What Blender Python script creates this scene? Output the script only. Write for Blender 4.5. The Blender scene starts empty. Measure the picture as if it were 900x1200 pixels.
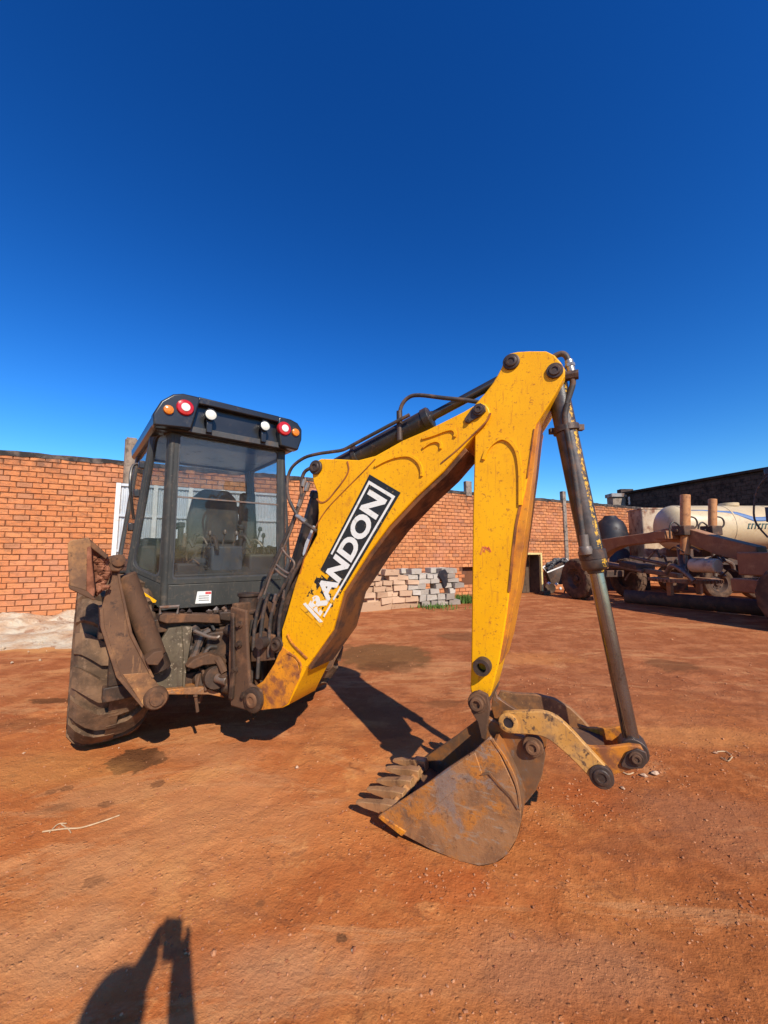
import bpy, bmesh, math, random
from mathutils import Vector, Matrix, noise
R = math.radians
random.seed(7)
scene = bpy.context.scene
col = scene.collection

# ------------------------------------------------------------------ camera, sky, sun, exposure
F_PX, CX, CY, EYE = 450.0, 450.0, 600.0, 1.5
PITCH = math.atan(47 / 450)
cam_d = bpy.data.cameras.new('camera'); cam = bpy.data.objects.new('camera', cam_d); col.objects.link(cam)
cam.location = (0, 0, EYE); cam.rotation_euler = (R(90) + PITCH, 0, 0)
cam_d.sensor_fit = 'HORIZONTAL'; cam_d.sensor_width = 36; cam_d.lens = 18
cam_d.clip_start = 0.02; cam_d.clip_end = 3000
scene.camera = cam
FWD = Vector((0, math.cos(PITCH), math.sin(PITCH))); UP = Vector((0, -math.sin(PITCH), math.cos(PITCH)))
CAM = Vector((0, 0, EYE))
def ray(px, py): return Vector((px - CX, 0, 0)) - UP * (py - CY) + FWD * F_PX
def ground(px, py, z=0.0):
    d = ray(px, py); t = (z - EYE) / d.z
    return CAM + d * t
def at_y(px, py, Y):
    d = ray(px, py); return CAM + d * (Y / d.y)

LIGHT = ray(208, 1082).normalized()             # the photographer's shadow lies straight away from the sun
SUN_EL = math.asin(-LIGHT.z)
world = bpy.data.worlds.new('World'); scene.world = world; world.use_nodes = True
wn = world.node_tree; wn.nodes.clear()
sky = wn.nodes.new('ShaderNodeTexSky'); sky.sky_type = 'NISHITA'; sky.sun_disc = False
sky.sun_elevation = SUN_EL
sky.sun_rotation = math.atan2(-LIGHT.x, -LIGHT.y)
sky.altitude = 0; sky.air_density = 1.4; sky.dust_density = 0.0; sky.ozone_density = 8.0
hs = wn.nodes.new('ShaderNodeHueSaturation'); hs.inputs['Saturation'].default_value = 1.2; hs.inputs['Value'].default_value = 1.0
gm = wn.nodes.new('ShaderNodeGamma'); gm.inputs[1].default_value = 1.5
bg = wn.nodes.new('ShaderNodeBackground'); bg.inputs[1].default_value = 0.061
wo = wn.nodes.new('ShaderNodeOutputWorld')
wn.links.new(sky.outputs[0], hs.inputs['Color']); wn.links.new(hs.outputs[0], gm.inputs[0])
wn.links.new(gm.outputs[0], bg.inputs[0]); wn.links.new(bg.outputs[0], wo.inputs[0])
sun_d = bpy.data.lights.new('sun', 'SUN'); sun_d.energy = 5.0; sun_d.angle = R(0.5); sun_d.color = (1.0, 0.92, 0.79)
sun = bpy.data.objects.new('sun', sun_d); col.objects.link(sun)
sun.location = (6, -10, 12); sun.rotation_euler = LIGHT.to_track_quat('-Z', 'Y').to_euler()
scene.view_settings.view_transform = 'Standard'; scene.view_settings.look = 'None'
scene.view_settings.exposure = 0.25; scene.view_settings.gamma = 1.0
scene.cycles.max_bounces = 8; scene.cycles.transparent_max_bounces = 16

# ------------------------------------------------------------------ materials
def lin(c): return tuple(((x / 12.92) if x <= 0.04045 else ((x + 0.055) / 1.055) ** 2.4) for x in c)
class NT:
    def __init__(s, name):
        s.m = bpy.data.materials.new(name); s.m.use_nodes = True; s.t = s.m.node_tree
        s.b = s.t.nodes['Principled BSDF']; s.out = s.t.nodes['Material Output']
        s.pos = s.n('ShaderNodeNewGeometry').outputs['Position']
    def n(s, typ, **kw):
        nd = s.t.nodes.new(typ)
        for k, v in kw.items(): setattr(nd, k, v)
        return nd
    def link(s, a, b): s.t.links.new(a, b)
    def put(s, sock, v):
        if isinstance(v, bpy.types.NodeSocket): s.link(v, sock)
        elif v is not None:
            if isinstance(v, (tuple, list)) and len(v) == 3 and sock.type == 'RGBA': v = (*v, 1)
            sock.default_value = v
    def noise(s, scale, detail=4, rough=0.55, vec=None, dist=0.0):
        nd = s.n('ShaderNodeTexNoise'); s.link(vec or s.pos, nd.inputs['Vector'])
        nd.inputs['Scale'].default_value = scale; nd.inputs['Detail'].default_value = detail
        nd.inputs['Roughness'].default_value = rough; nd.inputs['Distortion'].default_value = dist
        return nd.outputs['Fac']
    def step(s, fac, lo, hi, o0=0.0, o1=1.0):
        nd = s.n('ShaderNodeMapRange'); nd.interpolation_type = 'SMOOTHSTEP'
        s.put(nd.inputs[0], fac); nd.inputs[1].default_value = lo; nd.inputs[2].default_value = hi
        nd.inputs[3].default_value = o0; nd.inputs[4].default_value = o1
        return nd.outputs[0]
    def math(s, op, a, b=None):
        nd = s.n('ShaderNodeMath', operation=op); s.put(nd.inputs[0], a)
        if b is not None: s.put(nd.inputs[1], b)
        return nd.outputs[0]
    def mix(s, fac, a, b, blend='MIX'):
        nd = s.n('ShaderNodeMix', data_type='RGBA', blend_type=blend)
        s.put(nd.inputs[0], fac); s.put(nd.inputs[6], a); s.put(nd.inputs[7], b)
        return nd.outputs[2]
    def stretch(s, sc):
        nd = s.n('ShaderNodeMapping'); s.link(s.pos, nd.inputs[0]); nd.inputs['Scale'].default_value = sc
        return nd.outputs[0]
    def bump(s, h, strength=0.3, dist=0.01):
        nd = s.n('ShaderNodeBump'); nd.inputs['Strength'].default_value = strength; nd.inputs['Distance'].default_value = dist
        s.link(h, nd.inputs['Height']); s.link(nd.outputs[0], s.b.inputs['Normal'])
    def done(s, color, rough=0.6, metal=0.0, spec=0.5):
        s.put(s.b.inputs['Base Color'], color); s.put(s.b.inputs['Roughness'], rough); s.put(s.b.inputs['Metallic'], metal)
        s.b.inputs['Specular IOR Level'].default_value = spec
        return s.m

def worn(name, c1, c2, dirt, amt=0.45, scale=6, dscale=4, rough=0.55, metal=0.0, bump=0.15, bscale=60, spec=0.4, dirt2=None, amt2=0.3, updust=None, chips=0.5):
    s = NT(name)
    base = s.mix(s.step(s.noise(scale), 0.35, 0.65), c1, c2)
    dm = s.step(s.noise(dscale, 7, 0.68), 1 - amt - 0.08, 1 - amt + 0.12)
    c = s.mix(dm, base, dirt)
    if dirt2:
        c = s.mix(s.step(s.noise(dscale * 2.7, 6, 0.7), 1 - amt2 - 0.03, 1 - amt2 + 0.07), c, dirt2)
    chip = s.step(s.noise(bscale * 0.55, 8, 0.78), 0.565, 0.62, 0, chips)
    c = s.mix(chip, c, dirt2 or dirt)
    sc = s.n('ShaderNodeMapping'); s.link(s.pos, sc.inputs[0]); sc.inputs['Scale'].default_value = (1, 1, .12); sc.inputs['Rotation'].default_value = (.5, .35, .6)
    c = s.mix(s.step(s.noise(bscale * 0.7, 6, 0.7, vec=sc.outputs[0]), 0.575, 0.64, 0, chips * .55), c, dirt)
    if updust:                                    # dust settled on faces that look upward
        g = s.n('ShaderNodeNewGeometry'); sp = s.n('ShaderNodeSeparateXYZ'); s.link(g.outputs['Normal'], sp.inputs[0])
        up = s.math('MULTIPLY', s.step(sp.outputs[2], 0.2, 0.95), s.step(s.noise(9, 5, 0.7), 0.3, 0.6, 0.25, 0.85))
        c = s.mix(up, c, updust)
    s.bump(s.noise(bscale, 5, 0.65), bump, 0.004)
    rg = s.step(dm, 0, 1, rough, min(1, rough + 0.3))
    return s.done(c, rg, metal, spec)

DUST = (0.30, 0.125, 0.062)
M = {}
M['yellow'] = worn('yellow_paint', (0.82, 0.395, 0.004), (0.75, 0.345, 0.004), (0.42, 0.13, 0.02), 0.33, 3, 3.2, 0.42, bump=0.05, bscale=90, spec=0.22, dirt2=(0.30, 0.085, 0.02), amt2=0.29, chips=0.75)
M['yellow_dirty'] = worn('dirty_yellow_paint', (0.72, 0.27, 0.012), (0.55, 0.19, 0.02), (0.23, 0.075, 0.025), 0.50, 5, 9, 0.5, bump=0.2, dirt2=(0.10, 0.045, 0.022), amt2=0.38)
M['orange_edge'] = worn('orange_worn_paint', (0.66, 0.255, 0.012), (0.52, 0.175, 0.016), (0.24, 0.085, 0.025), 0.42, 5, 5, 0.5, bump=0.1)
M['boom_under'] = worn('grimy_shaded_underside', (0.20, 0.075, 0.022), (0.14, 0.055, 0.02), (0.07, 0.032, 0.016), 0.5, 6, 6, 0.65, bump=0.3)  # dark brown holds the underside's shade as well as its grime
M['black_paint'] = worn('black_paint', (0.016, 0.015, 0.015), (0.03, 0.027, 0.025), (0.10, 0.055, 0.035), 0.40, 4, 5, 0.33, bump=0.05, updust=(0.10, 0.055, 0.035))
M['roof_black'] = worn('black_moulded_roof', (0.012, 0.012, 0.013), (0.018, 0.018, 0.019), (0.035, 0.028, 0.024), 0.38, 4, 7, 0.30, bump=0.04, spec=0.5)
M['cab_grey'] = worn('dark_grey_cab_paint', (0.034, 0.033, 0.028), (0.047, 0.045, 0.038), (0.13, 0.095, 0.065), 0.36, 3, 5, 0.46, bump=0.05, spec=0.3)
M['cab_trim'] = worn('cab_inner_trim', (0.035, 0.035, 0.036), (0.05, 0.05, 0.05), (0.11, 0.08, 0.06), 0.4, 5, 6, 0.6)
M['seat_grey'] = worn('seat_vinyl', (0.055, 0.055, 0.057), (0.085, 0.083, 0.08), (0.16, 0.12, 0.09), 0.42, 5, 6, 0.6, bump=0.2)
M['console'] = worn('console_blue_grey', (0.05, 0.06, 0.075), (0.075, 0.085, 0.10), (0.14, 0.10, 0.07), 0.4, 5, 6, 0.55)
M['mud_steel'] = worn('muddy_brown_steel', (0.105, 0.054, 0.029), (0.072, 0.038, 0.022), (0.185, 0.088, 0.042), 0.45, 6, 6, 0.75, bump=0.3, bscale=45, spec=0.25, dirt2=(0.045, 0.026, 0.018), amt2=0.36)
M['leg_rust'] = worn('rusty_leg_steel', (0.155, 0.078, 0.039), (0.105, 0.053, 0.028), (0.33, 0.165, 0.068), 0.44, 5, 3.6, 0.65, bump=0.25, bscale=50, spec=0.3, dirt2=(0.06, 0.034, 0.022), amt2=0.36, chips=.7)
M['link_rust'] = worn('orange_rust_plate', (0.30, 0.135, 0.045), (0.22, 0.10, 0.04), (0.12, 0.06, 0.03), 0.46, 6, 7, 0.6, bump=0.3, dirt2=(0.42, 0.22, 0.08), amt2=0.40, chips=.7)
M['mud_dark'] = worn('greasy_dark_steel', (0.030, 0.019, 0.013), (0.052, 0.031, 0.02), (0.115, 0.058, 0.031), 0.44, 7, 8, 0.6, bump=0.6, bscale=40, spec=0.3)
M['olive'] = worn('olive_worn_steel', (0.085, 0.064, 0.038), (0.12, 0.09, 0.053), (0.06, 0.04, 0.025), 0.45, 8, 9, 0.65, bump=0.5, bscale=40, dirt2=(0.42, 0.33, 0.22), amt2=0.37)
M['pad_mud'] = worn('pad_earth', (0.22, 0.085, 0.045), (0.30, 0.125, 0.07), (0.14, 0.055, 0.03), 0.5, 14, 12, 0.95, bump=0.9, bscale=30, spec=0.1)
M['bucket'] = worn('rusty_bucket_steel', (0.13, 0.066, 0.034), (0.18, 0.095, 0.048), (0.30, 0.105, 0.02), 0.47, 5, 4.5, 0.5, metal=0.15, bump=0.25, dirt2=(0.17, 0.135, 0.11), amt2=0.38, chips=.7)
def bucket_side_mat():
    s = NT('rust_and_bare_steel')
    n1 = s.noise(3.4, 8, 0.7, dist=.6); n2 = s.noise(7.5, 8, 0.72); n3 = s.noise(30, 7, 0.75)
    c = s.mix(s.step(n1, 0.40, 0.60), (0.185, 0.088, 0.040), (0.33, 0.155, 0.062))
    c = s.mix(s.step(n2, 0.50, 0.60, 0, .9), c, (0.46, 0.165, 0.026))
    grey = s.step(s.noise(4.1, 8, 0.7, dist=.5), 0.555, 0.63, 0, .85)
    c = s.mix(grey, c, (0.34, 0.28, 0.23))
    c = s.mix(s.step(n3, 0.55, 0.64, 0, .75), c, (0.125, 0.062, 0.032))
    c = s.mix(s.step(s.noise(85, 5, 0.8), 0.58, 0.66, 0, .6), c, (0.42, 0.17, 0.04))
    sc = s.n('ShaderNodeMapping'); s.link(s.pos, sc.inputs[0]); sc.inputs['Scale'].default_value = (.18, .3, 1); sc.inputs['Rotation'].default_value = (0, .6, 0)
    c = s.mix(s.step(s.noise(42, 5, 0.75, vec=sc.outputs[0]), 0.56, 0.63, 0, .6), c, (0.30, 0.22, 0.15))
    s.bump(s.math('ADD', n3, s.math('MULTIPLY', n2, 1.5)), 0.35, 0.008)
    return s.done(c, s.step(grey, 0, 1, 0.62, 0.36), s.step(grey, 0, 1, 0.05, 0.55), 0.4)
M['bucket_side'] = bucket_side_mat()
M['link_tan'] = worn('tan_worn_link', (0.50, 0.235, 0.048), (0.54, 0.275, 0.075), (0.27, 0.145, 0.06), 0.46, 7, 9, 0.55, bump=0.3, dirt2=(0.10, 0.055, 0.03), amt2=0.43, chips=.9)
M['tooth'] = worn('worn_tooth_steel', (0.42, 0.21, 0.085), (0.52, 0.28, 0.12), (0.19, 0.085, 0.036), 0.42, 9, 9, 0.5, metal=0.2, bump=0.3)
M['pin'] = worn('greasy_pin_steel', (0.05, 0.034, 0.027), (0.075, 0.05, 0.038), (0.14, 0.075, 0.045), 0.42, 9, 12, 0.5, metal=0.3, bump=0.3)
M['rod'] = worn('polished_rod', (0.30, 0.285, 0.27), (0.20, 0.185, 0.17), (0.09, 0.06, 0.04), 0.36, 3, 6, 0.20, metal=0.9, bump=0.03)
M['rod_dark'] = worn('dark_oily_rod', (0.10, 0.09, 0.085), (0.06, 0.055, 0.055), (0.12, 0.07, 0.045), 0.38, 3, 6, 0.22, metal=0.7, bump=0.03)
M['hose'] = worn('rubber_hose', (0.03, 0.027, 0.024), (0.05, 0.042, 0.036), (0.13, 0.075, 0.048), 0.46, 7, 12, 0.55, bump=0.2)
M['fitting'] = worn('zinc_fitting', (0.42, 0.40, 0.37), (0.34, 0.32, 0.28), (0.20, 0.13, 0.08), 0.4, 9, 14, 0.35, metal=0.6)
M['pipe'] = worn('dusty_steel_pipe', (0.20, 0.16, 0.13), (0.15, 0.115, 0.09), (0.18, 0.09, 0.05), 0.45, 9, 12, 0.45, metal=0.4)
M['groove'] = worn('shadowed_weld_edge', (0.36, 0.115, 0.018), (0.24, 0.075, 0.018), (0.11, 0.045, 0.02), 0.45, 9, 9, 0.7)  # brown of the thin weld lines stands for the shadow along their edges
M['white_paint'] = worn('white_paint', (0.72, 0.70, 0.64), (0.66, 0.63, 0.57), (0.40, 0.28, 0.18), 0.36, 6, 8, 0.5)
M['grey_sheet'] = worn('grey_galvanised_sheet', (0.52, 0.54, 0.55), (0.45, 0.47, 0.48), (0.36, 0.26, 0.19), 0.34, 3, 4, 0.45, metal=0.1)
M['wood_post'] = worn('weathered_post', (0.23, 0.17, 0.12), (0.30, 0.23, 0.17), (0.10, 0.075, 0.06), 0.45, 5, 6, 0.9, bump=0.6)
M['concrete'] = worn('weathered_concrete', (0.30, 0.235, 0.18), (0.23, 0.175, 0.13), (0.075, 0.06, 0.05), 0.45, 4, 5, 0.9, bump=0.5)
M['coping'] = worn('mouldy_mortar_cap', (0.15, 0.11, 0.085), (0.085, 0.064, 0.052), (0.03, 0.025, 0.023), 0.54, 6, 4, 0.95, bump=0.8)
M['mortar'] = worn('mortar', (0.18, 0.074, 0.036), (0.14, 0.058, 0.03), (0.16, 0.075, 0.045), 0.40, 2, 2, 0.95, bump=0.5, spec=0.1)
M['grader'] = worn('dusty_brown_grader_paint', (0.30, 0.125, 0.05), (0.24, 0.095, 0.042), (0.40, 0.20, 0.09), 0.42, 3, 4, 0.6, bump=0.2, updust=(0.45, 0.235, 0.12), dirt2=(0.09, 0.045, 0.03), amt2=0.32)
M['grader_dark'] = worn('greasy_grader_steel', (0.05, 0.03, 0.02), (0.08, 0.045, 0.03), (0.17, 0.08, 0.04), 0.42, 5, 6, 0.65, bump=0.3)
M['ram_orange'] = worn('dusty_orange_ram', (0.52, 0.235, 0.085), (0.44, 0.185, 0.065), (0.26, 0.11, 0.05), 0.42, 5, 7, 0.55)
M['navy'] = worn('navy_cab_paint', (0.012, 0.018, 0.042), (0.018, 0.024, 0.05), (0.06, 0.045, 0.04), 0.36, 4, 5, 0.4)
M['tank_cream'] = worn('cream_tank_paint', (0.56, 0.435, 0.26), (0.50, 0.38, 0.22), (0.36, 0.23, 0.12), 0.36, 2, 2.5, 0.4, bump=0.05)
M['tank_blue'] = worn('blue_stripe_paint', (0.07, 0.14, 0.30), (0.09, 0.17, 0.33), (0.25, 0.20, 0.18), 0.36, 4, 5, 0.45)
M['tank_green'] = worn('dark_green_lettering', (0.035, 0.085, 0.075), (0.05, 0.10, 0.09), (0.2, 0.17, 0.13), 0.34, 6, 8, 0.5)
M['tank_rust'] = worn('rust_streaked_cream_plate', (0.55, 0.42, 0.28), (0.46, 0.33, 0.21), (0.21, 0.095, 0.055), 0.47, 2, 2.2, 0.65, bump=0.3, dirt2=(0.16, 0.19, 0.22), amt2=0.36)
M['poly_black'] = worn('black_polythene', (0.014, 0.013, 0.016), (0.02, 0.018, 0.022), (0.05, 0.032, 0.026), 0.4, 3, 4, 0.5)
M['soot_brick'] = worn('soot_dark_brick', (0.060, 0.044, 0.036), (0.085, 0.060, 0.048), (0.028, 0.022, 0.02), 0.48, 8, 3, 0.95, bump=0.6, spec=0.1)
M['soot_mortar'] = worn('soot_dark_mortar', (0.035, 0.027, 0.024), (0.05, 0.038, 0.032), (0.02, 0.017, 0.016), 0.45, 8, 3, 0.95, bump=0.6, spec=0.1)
M['roof_tin'] = worn('far_tin_roof', (0.30, 0.28, 0.26), (0.22, 0.20, 0.19), (0.16, 0.10, 0.07), 0.45, 3, 3, 0.6)
M['frame_cream'] = worn('pale_yellow_frame', (0.68, 0.54, 0.22), (0.60, 0.46, 0.18), (0.35, 0.20, 0.09), 0.36, 6, 8, 0.6)
M['board_dark'] = worn('dark_timber_board', (0.11, 0.068, 0.04), (0.085, 0.05, 0.03), (0.05, 0.03, 0.02), 0.45, 8, 6, 0.8, bump=0.4)
M['tarp'] = worn('grey_dusty_rubble', (0.05, 0.05, 0.052), (0.085, 0.082, 0.08), (0.22, 0.20, 0.18), 0.40, 9, 9, 0.7, bump=0.8, bscale=20)
M['red_lens'] = worn('red_lens', (0.42, 0.012, 0.018), (0.50, 0.018, 0.024), (0.25, 0.05, 0.03), 0.3, 20, 9, 0.15)
M['orange_lens'] = worn('amber_lens', (0.62, 0.16, 0.012), (0.70, 0.22, 0.02), (0.30, 0.12, 0.04), 0.4, 60, 40, 0.2)
M['clear_lens'] = worn('clear_lens', (0.66, 0.66, 0.56), (0.74, 0.74, 0.66), (0.5, 0.45, 0.34), 0.36, 40, 20, 0.15)
M['decal_white'] = worn('decal_white', (0.74, 0.73, 0.66), (0.67, 0.65, 0.58), (0.52, 0.42, 0.27), 0.36, 8, 14, 0.5)
M['red_mark'] = worn('red_mark', (0.5, 0.06, 0.04), (0.55, 0.08, 0.05), (0.6, 0.25, 0.03), 0.5, 90, 60, 0.5)
M['bark_twig'] = worn('dry_straw', (0.52, 0.36, 0.20), (0.45, 0.29, 0.15), (0.30, 0.17, 0.09), 0.4, 20, 20, 0.9)
M['grass'] = worn('green_grass', (0.065, 0.13, 0.022), (0.09, 0.16, 0.03), (0.19, 0.20, 0.06), 0.40, 8, 8, 0.8, spec=0.2)
M['skin'] = worn('skin', (0.42, 0.22, 0.15), (0.46, 0.25, 0.17), (0.40, 0.20, 0.13), 0.4, 6, 6, 0.5, bump=0.02)
M['shirt'] = worn('blue_grey_shirt', (0.12, 0.15, 0.22), (0.14, 0.17, 0.24), (0.10, 0.12, 0.18), 0.4, 6, 6, 0.85)
M['trouser'] = worn('dark_trousers', (0.04, 0.045, 0.06), (0.05, 0.055, 0.07), (0.10, 0.07, 0.05), 0.38, 6, 6, 0.9)
M['hair'] = worn('dark_hair', (0.015, 0.011, 0.009), (0.02, 0.015, 0.012), (0.03, 0.02, 0.015), 0.4, 40, 40, 0.6)
M['boot'] = worn('brown_boots', (0.10, 0.055, 0.03), (0.13, 0.07, 0.04), DUST, 0.45, 8, 8, 0.7)
M['phone'] = worn('black_phone', (0.012, 0.012, 0.013), (0.016, 0.016, 0.017), (0.02, 0.02, 0.02), 0.3, 8, 8, 0.2)
M['wire'] = worn('black_cable', (0.02, 0.018, 0.017), (0.03, 0.026, 0.024), (0.05, 0.04, 0.035), 0.4, 8, 8, 0.6)
M['sticker'] = worn('paper_sticker', (0.78, 0.76, 0.70), (0.72, 0.70, 0.63), (0.60, 0.45, 0.30), 0.36, 20, 25, 0.6)
M['sticker_red'] = worn('red_print', (0.55, 0.05, 0.05), (0.6, 0.07, 0.06), (0.7, 0.4, 0.35), 0.3, 60, 60, 0.6)
M['pink_pot'] = worn('terracotta_drum', (0.50, 0.20, 0.12), (0.44, 0.17, 0.10), (0.32, 0.13, 0.08), 0.4, 8, 8, 0.7)

def rubber_mat():
    s = NT('dusty_tyre_rubber')
    d = s.step(s.noise(7, 6, 0.65), 0.36, 0.66)
    c = s.mix(d, (0.085, 0.052, 0.031), (0.205, 0.118, 0.064))
    c = s.mix(s.step(s.noise(30, 5, 0.7), 0.55, 0.7), c, (0.21, 0.13, 0.08))
    s.bump(s.noise(55, 6, 0.7), 0.4, 0.004)
    return s.done(c, 0.9, 0, 0.2)
M['tyre'] = rubber_mat()
def rubber2():
    s = NT('dark_dusty_tyre'); c = s.mix(s.step(s.noise(5, 5), 0.4, 0.65), (0.07, 0.042, 0.027), (0.135, 0.078, 0.046))
    s.bump(s.noise(40, 5), 0.4, 0.006); return s.done(c, 0.9, 0, 0.2)
M['tyre_far'] = rubber2()

def brick_mat():
    s = NT('orange_fired_brick')
    at = s.n('ShaderNodeAttribute', attribute_name='tint'); r = s.n('ShaderNodeSeparateXYZ'); s.link(at.outputs['Vector'], r.inputs[0])
    c = s.mix(r.outputs[0], (0.49, 0.165, 0.060), (0.63, 0.255, 0.100))
    c = s.mix(s.step(r.outputs[1], 0.86, 1.0, 0, 0.6), c, (0.27, 0.13, 0.085))
    along = s.n('ShaderNodeMapping'); s.link(s.pos, along.inputs[0]); along.inputs['Scale'].default_value = (.38, .38, 1)
    c = s.mix(s.step(s.noise(19, 6, 0.68, vec=along.outputs[0]), 0.48, 0.60, 0, 0.70), c, (0.30, 0.125, 0.058))
    c = s.mix(s.step(s.noise(0.8, 5, 0.7), 0.45, 0.7, 0, 0.45), c, (0.58, 0.24, 0.135))
    c = s.mix(s.step(s.noise(40, 5, 0.7), 0.56, 0.70, 0, 0.5), c, (0.76, 0.40, 0.20))
    # mould that runs down from the top of the wall in patches
    sp = s.n('ShaderNodeSeparateXYZ'); s.link(s.pos, sp.inputs[0])
    zz = s.math('ADD', sp.outputs[2], s.math('MULTIPLY', s.noise(0.9, 6, 0.7), 1.5))
    mould = s.math('MULTIPLY', s.step(zz, 3.75, 4.6), s.step(s.noise(5, 6, 0.75), 0.42, 0.62))
    c = s.mix(mould, c, (0.10, 0.062, 0.045))
    lo = s.step(s.math('ADD', sp.outputs[2], s.math('MULTIPLY', s.noise(1.3, 5), 0.8)), 1.1, 0.3, 0, 0.5)
    c = s.mix(lo, c, (0.52, 0.23, 0.095))
    s.bump(s.noise(35, 6, 0.7), 0.7, 0.012)
    return s.done(c, 0.9, 0, 0.15)
M['brick'] = brick_mat()

def tinted(name, a, b, dirt, amt=0.42):
    s = NT(name); at = s.n('ShaderNodeObjectInfo')
    c = s.mix(at.outputs['Random'], a, b)
    c = s.mix(s.step(s.noise(6, 6, 0.7), 1 - amt, 1 - amt + 0.15), c, dirt)
    s.bump(s.noise(30, 6, 0.7), 0.6, 0.01)
    return s.done(c, 0.92, 0, 0.15)
M['block_grey'] = tinted('grey_concrete_block', (0.27, 0.225, 0.18), (0.47, 0.41, 0.335), (0.25, 0.16, 0.10))
M['block_tan'] = tinted('tan_stone_block', (0.40, 0.25, 0.15), (0.54, 0.36, 0.23), (0.27, 0.14, 0.08))
M['pebble'] = tinted('pebble', (0.38, 0.20, 0.11), (0.58, 0.40, 0.26), (0.22, 0.09, 0.05))

def glass_mat(name, tint, dirt):
    s = NT(name); s.t.nodes.remove(s.b)
    tr = s.n('ShaderNodeBsdfTransparent'); tr.inputs[0].default_value = (*tint, 1)
    gl = s.n('ShaderNodeBsdfGlossy'); gl.inputs['Roughness'].default_value = 0.03; gl.inputs[0].default_value = (1, 1, 1, 1)
    df = s.n('ShaderNodeBsdfDiffuse'); df.inputs[0].default_value = (0.30, 0.25, 0.20, 1)
    fr = s.n('ShaderNodeLayerWeight'); fac_ = s.math('ADD', s.math('MULTIPLY', s.math('POWER', fr.outputs['Facing'], 5.0), 0.9), 0.035)
    m1 = s.n('ShaderNodeMixShader'); m2 = s.n('ShaderNodeMixShader')
    s.link(s.math('MULTIPLY', fac_, 0.6), m1.inputs[0]); s.link(tr.outputs[0], m1.inputs[1]); s.link(gl.outputs[0], m1.inputs[2])
    s.link(s.step(s.noise(4, 6, 0.7), 0.35, 0.8, dirt * 0.3, dirt), m2.inputs[0]); s.link(m1.outputs[0], m2.inputs[1]); s.link(df.outputs[0], m2.inputs[2])
    s.link(m2.outputs[0], s.out.inputs['Surface'])
    return s.m
M['glass'] = glass_mat('dusty_cab_glass', (0.82, 0.84, 0.84), 0.07)

def decal_mat():
    s = NT('peeling_black_decal')
    p = s.n('ShaderNodeAttribute', attribute_name='peel'); f = p.outputs['Fac']
    e = s.math('ADD', s.math('MULTIPLY', s.noise(26, 5, 0.6), 1.0), s.math('MULTIPLY', f, 0.5))
    c = s.mix(s.step(e, 0.86, 0.88), (0.014, 0.014, 0.013), (0.80, 0.40, 0.012))
    c = s.mix(s.step(s.noise(60, 4, 0.7), 0.64, 0.68), c, (0.30, 0.20, 0.08))
    return s.done(c, 0.45)
M['decal'] = decal_mat()
def decal_white():
    s = NT('peeling_white_decal')
    p = s.n('ShaderNodeAttribute', attribute_name='peel'); f = p.outputs['Fac']
    e = s.math('ADD', s.noise(24, 5, 0.6), s.math('MULTIPLY', f, 0.34))
    c = s.mix(s.step(e, 0.84, 0.86), (0.74, 0.73, 0.65), (0.80, 0.40, 0.012))
    c = s.mix(s.step(s.noise(30, 5, 0.7), 0.56, 0.68, 0, 0.6), c, (0.45, 0.40, 0.30))
    return s.done(c, 0.45)
M['decal_white'] = decal_white()

def spatter_mat():                                # black barrel with yellow overspray left along one side of it
    s = NT('black_barrel_yellow_overspray')
    c = s.mix(s.step(s.noise(6, 5), 0.4, 0.65), (0.022, 0.018, 0.016), (0.10, 0.065, 0.045))
    g = s.n('ShaderNodeNewGeometry'); d = s.n('ShaderNodeVectorMath', operation='DOT_PRODUCT')
    s.link(g.outputs['Normal'], d.inputs[0]); v = Vector((0.36, -0.93, 0.0)).normalized(); d.inputs[1].default_value = v
    band = s.step(d.outputs['Value'], 0.90, 0.985)
    e = s.math('ADD', s.math('MULTIPLY', s.noise(46, 8, 0.82), 1.0), s.math('MULTIPLY', band, 0.30))
    c = s.mix(s.step(e, 0.80, 0.83), c, (0.66, 0.36, 0.02))
    s.bump(s.noise(60, 5), 0.2, 0.004)
    return s.done(c, 0.42, 0, 0.5)
M['barrel_spatter'] = spatter_mat()

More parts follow.
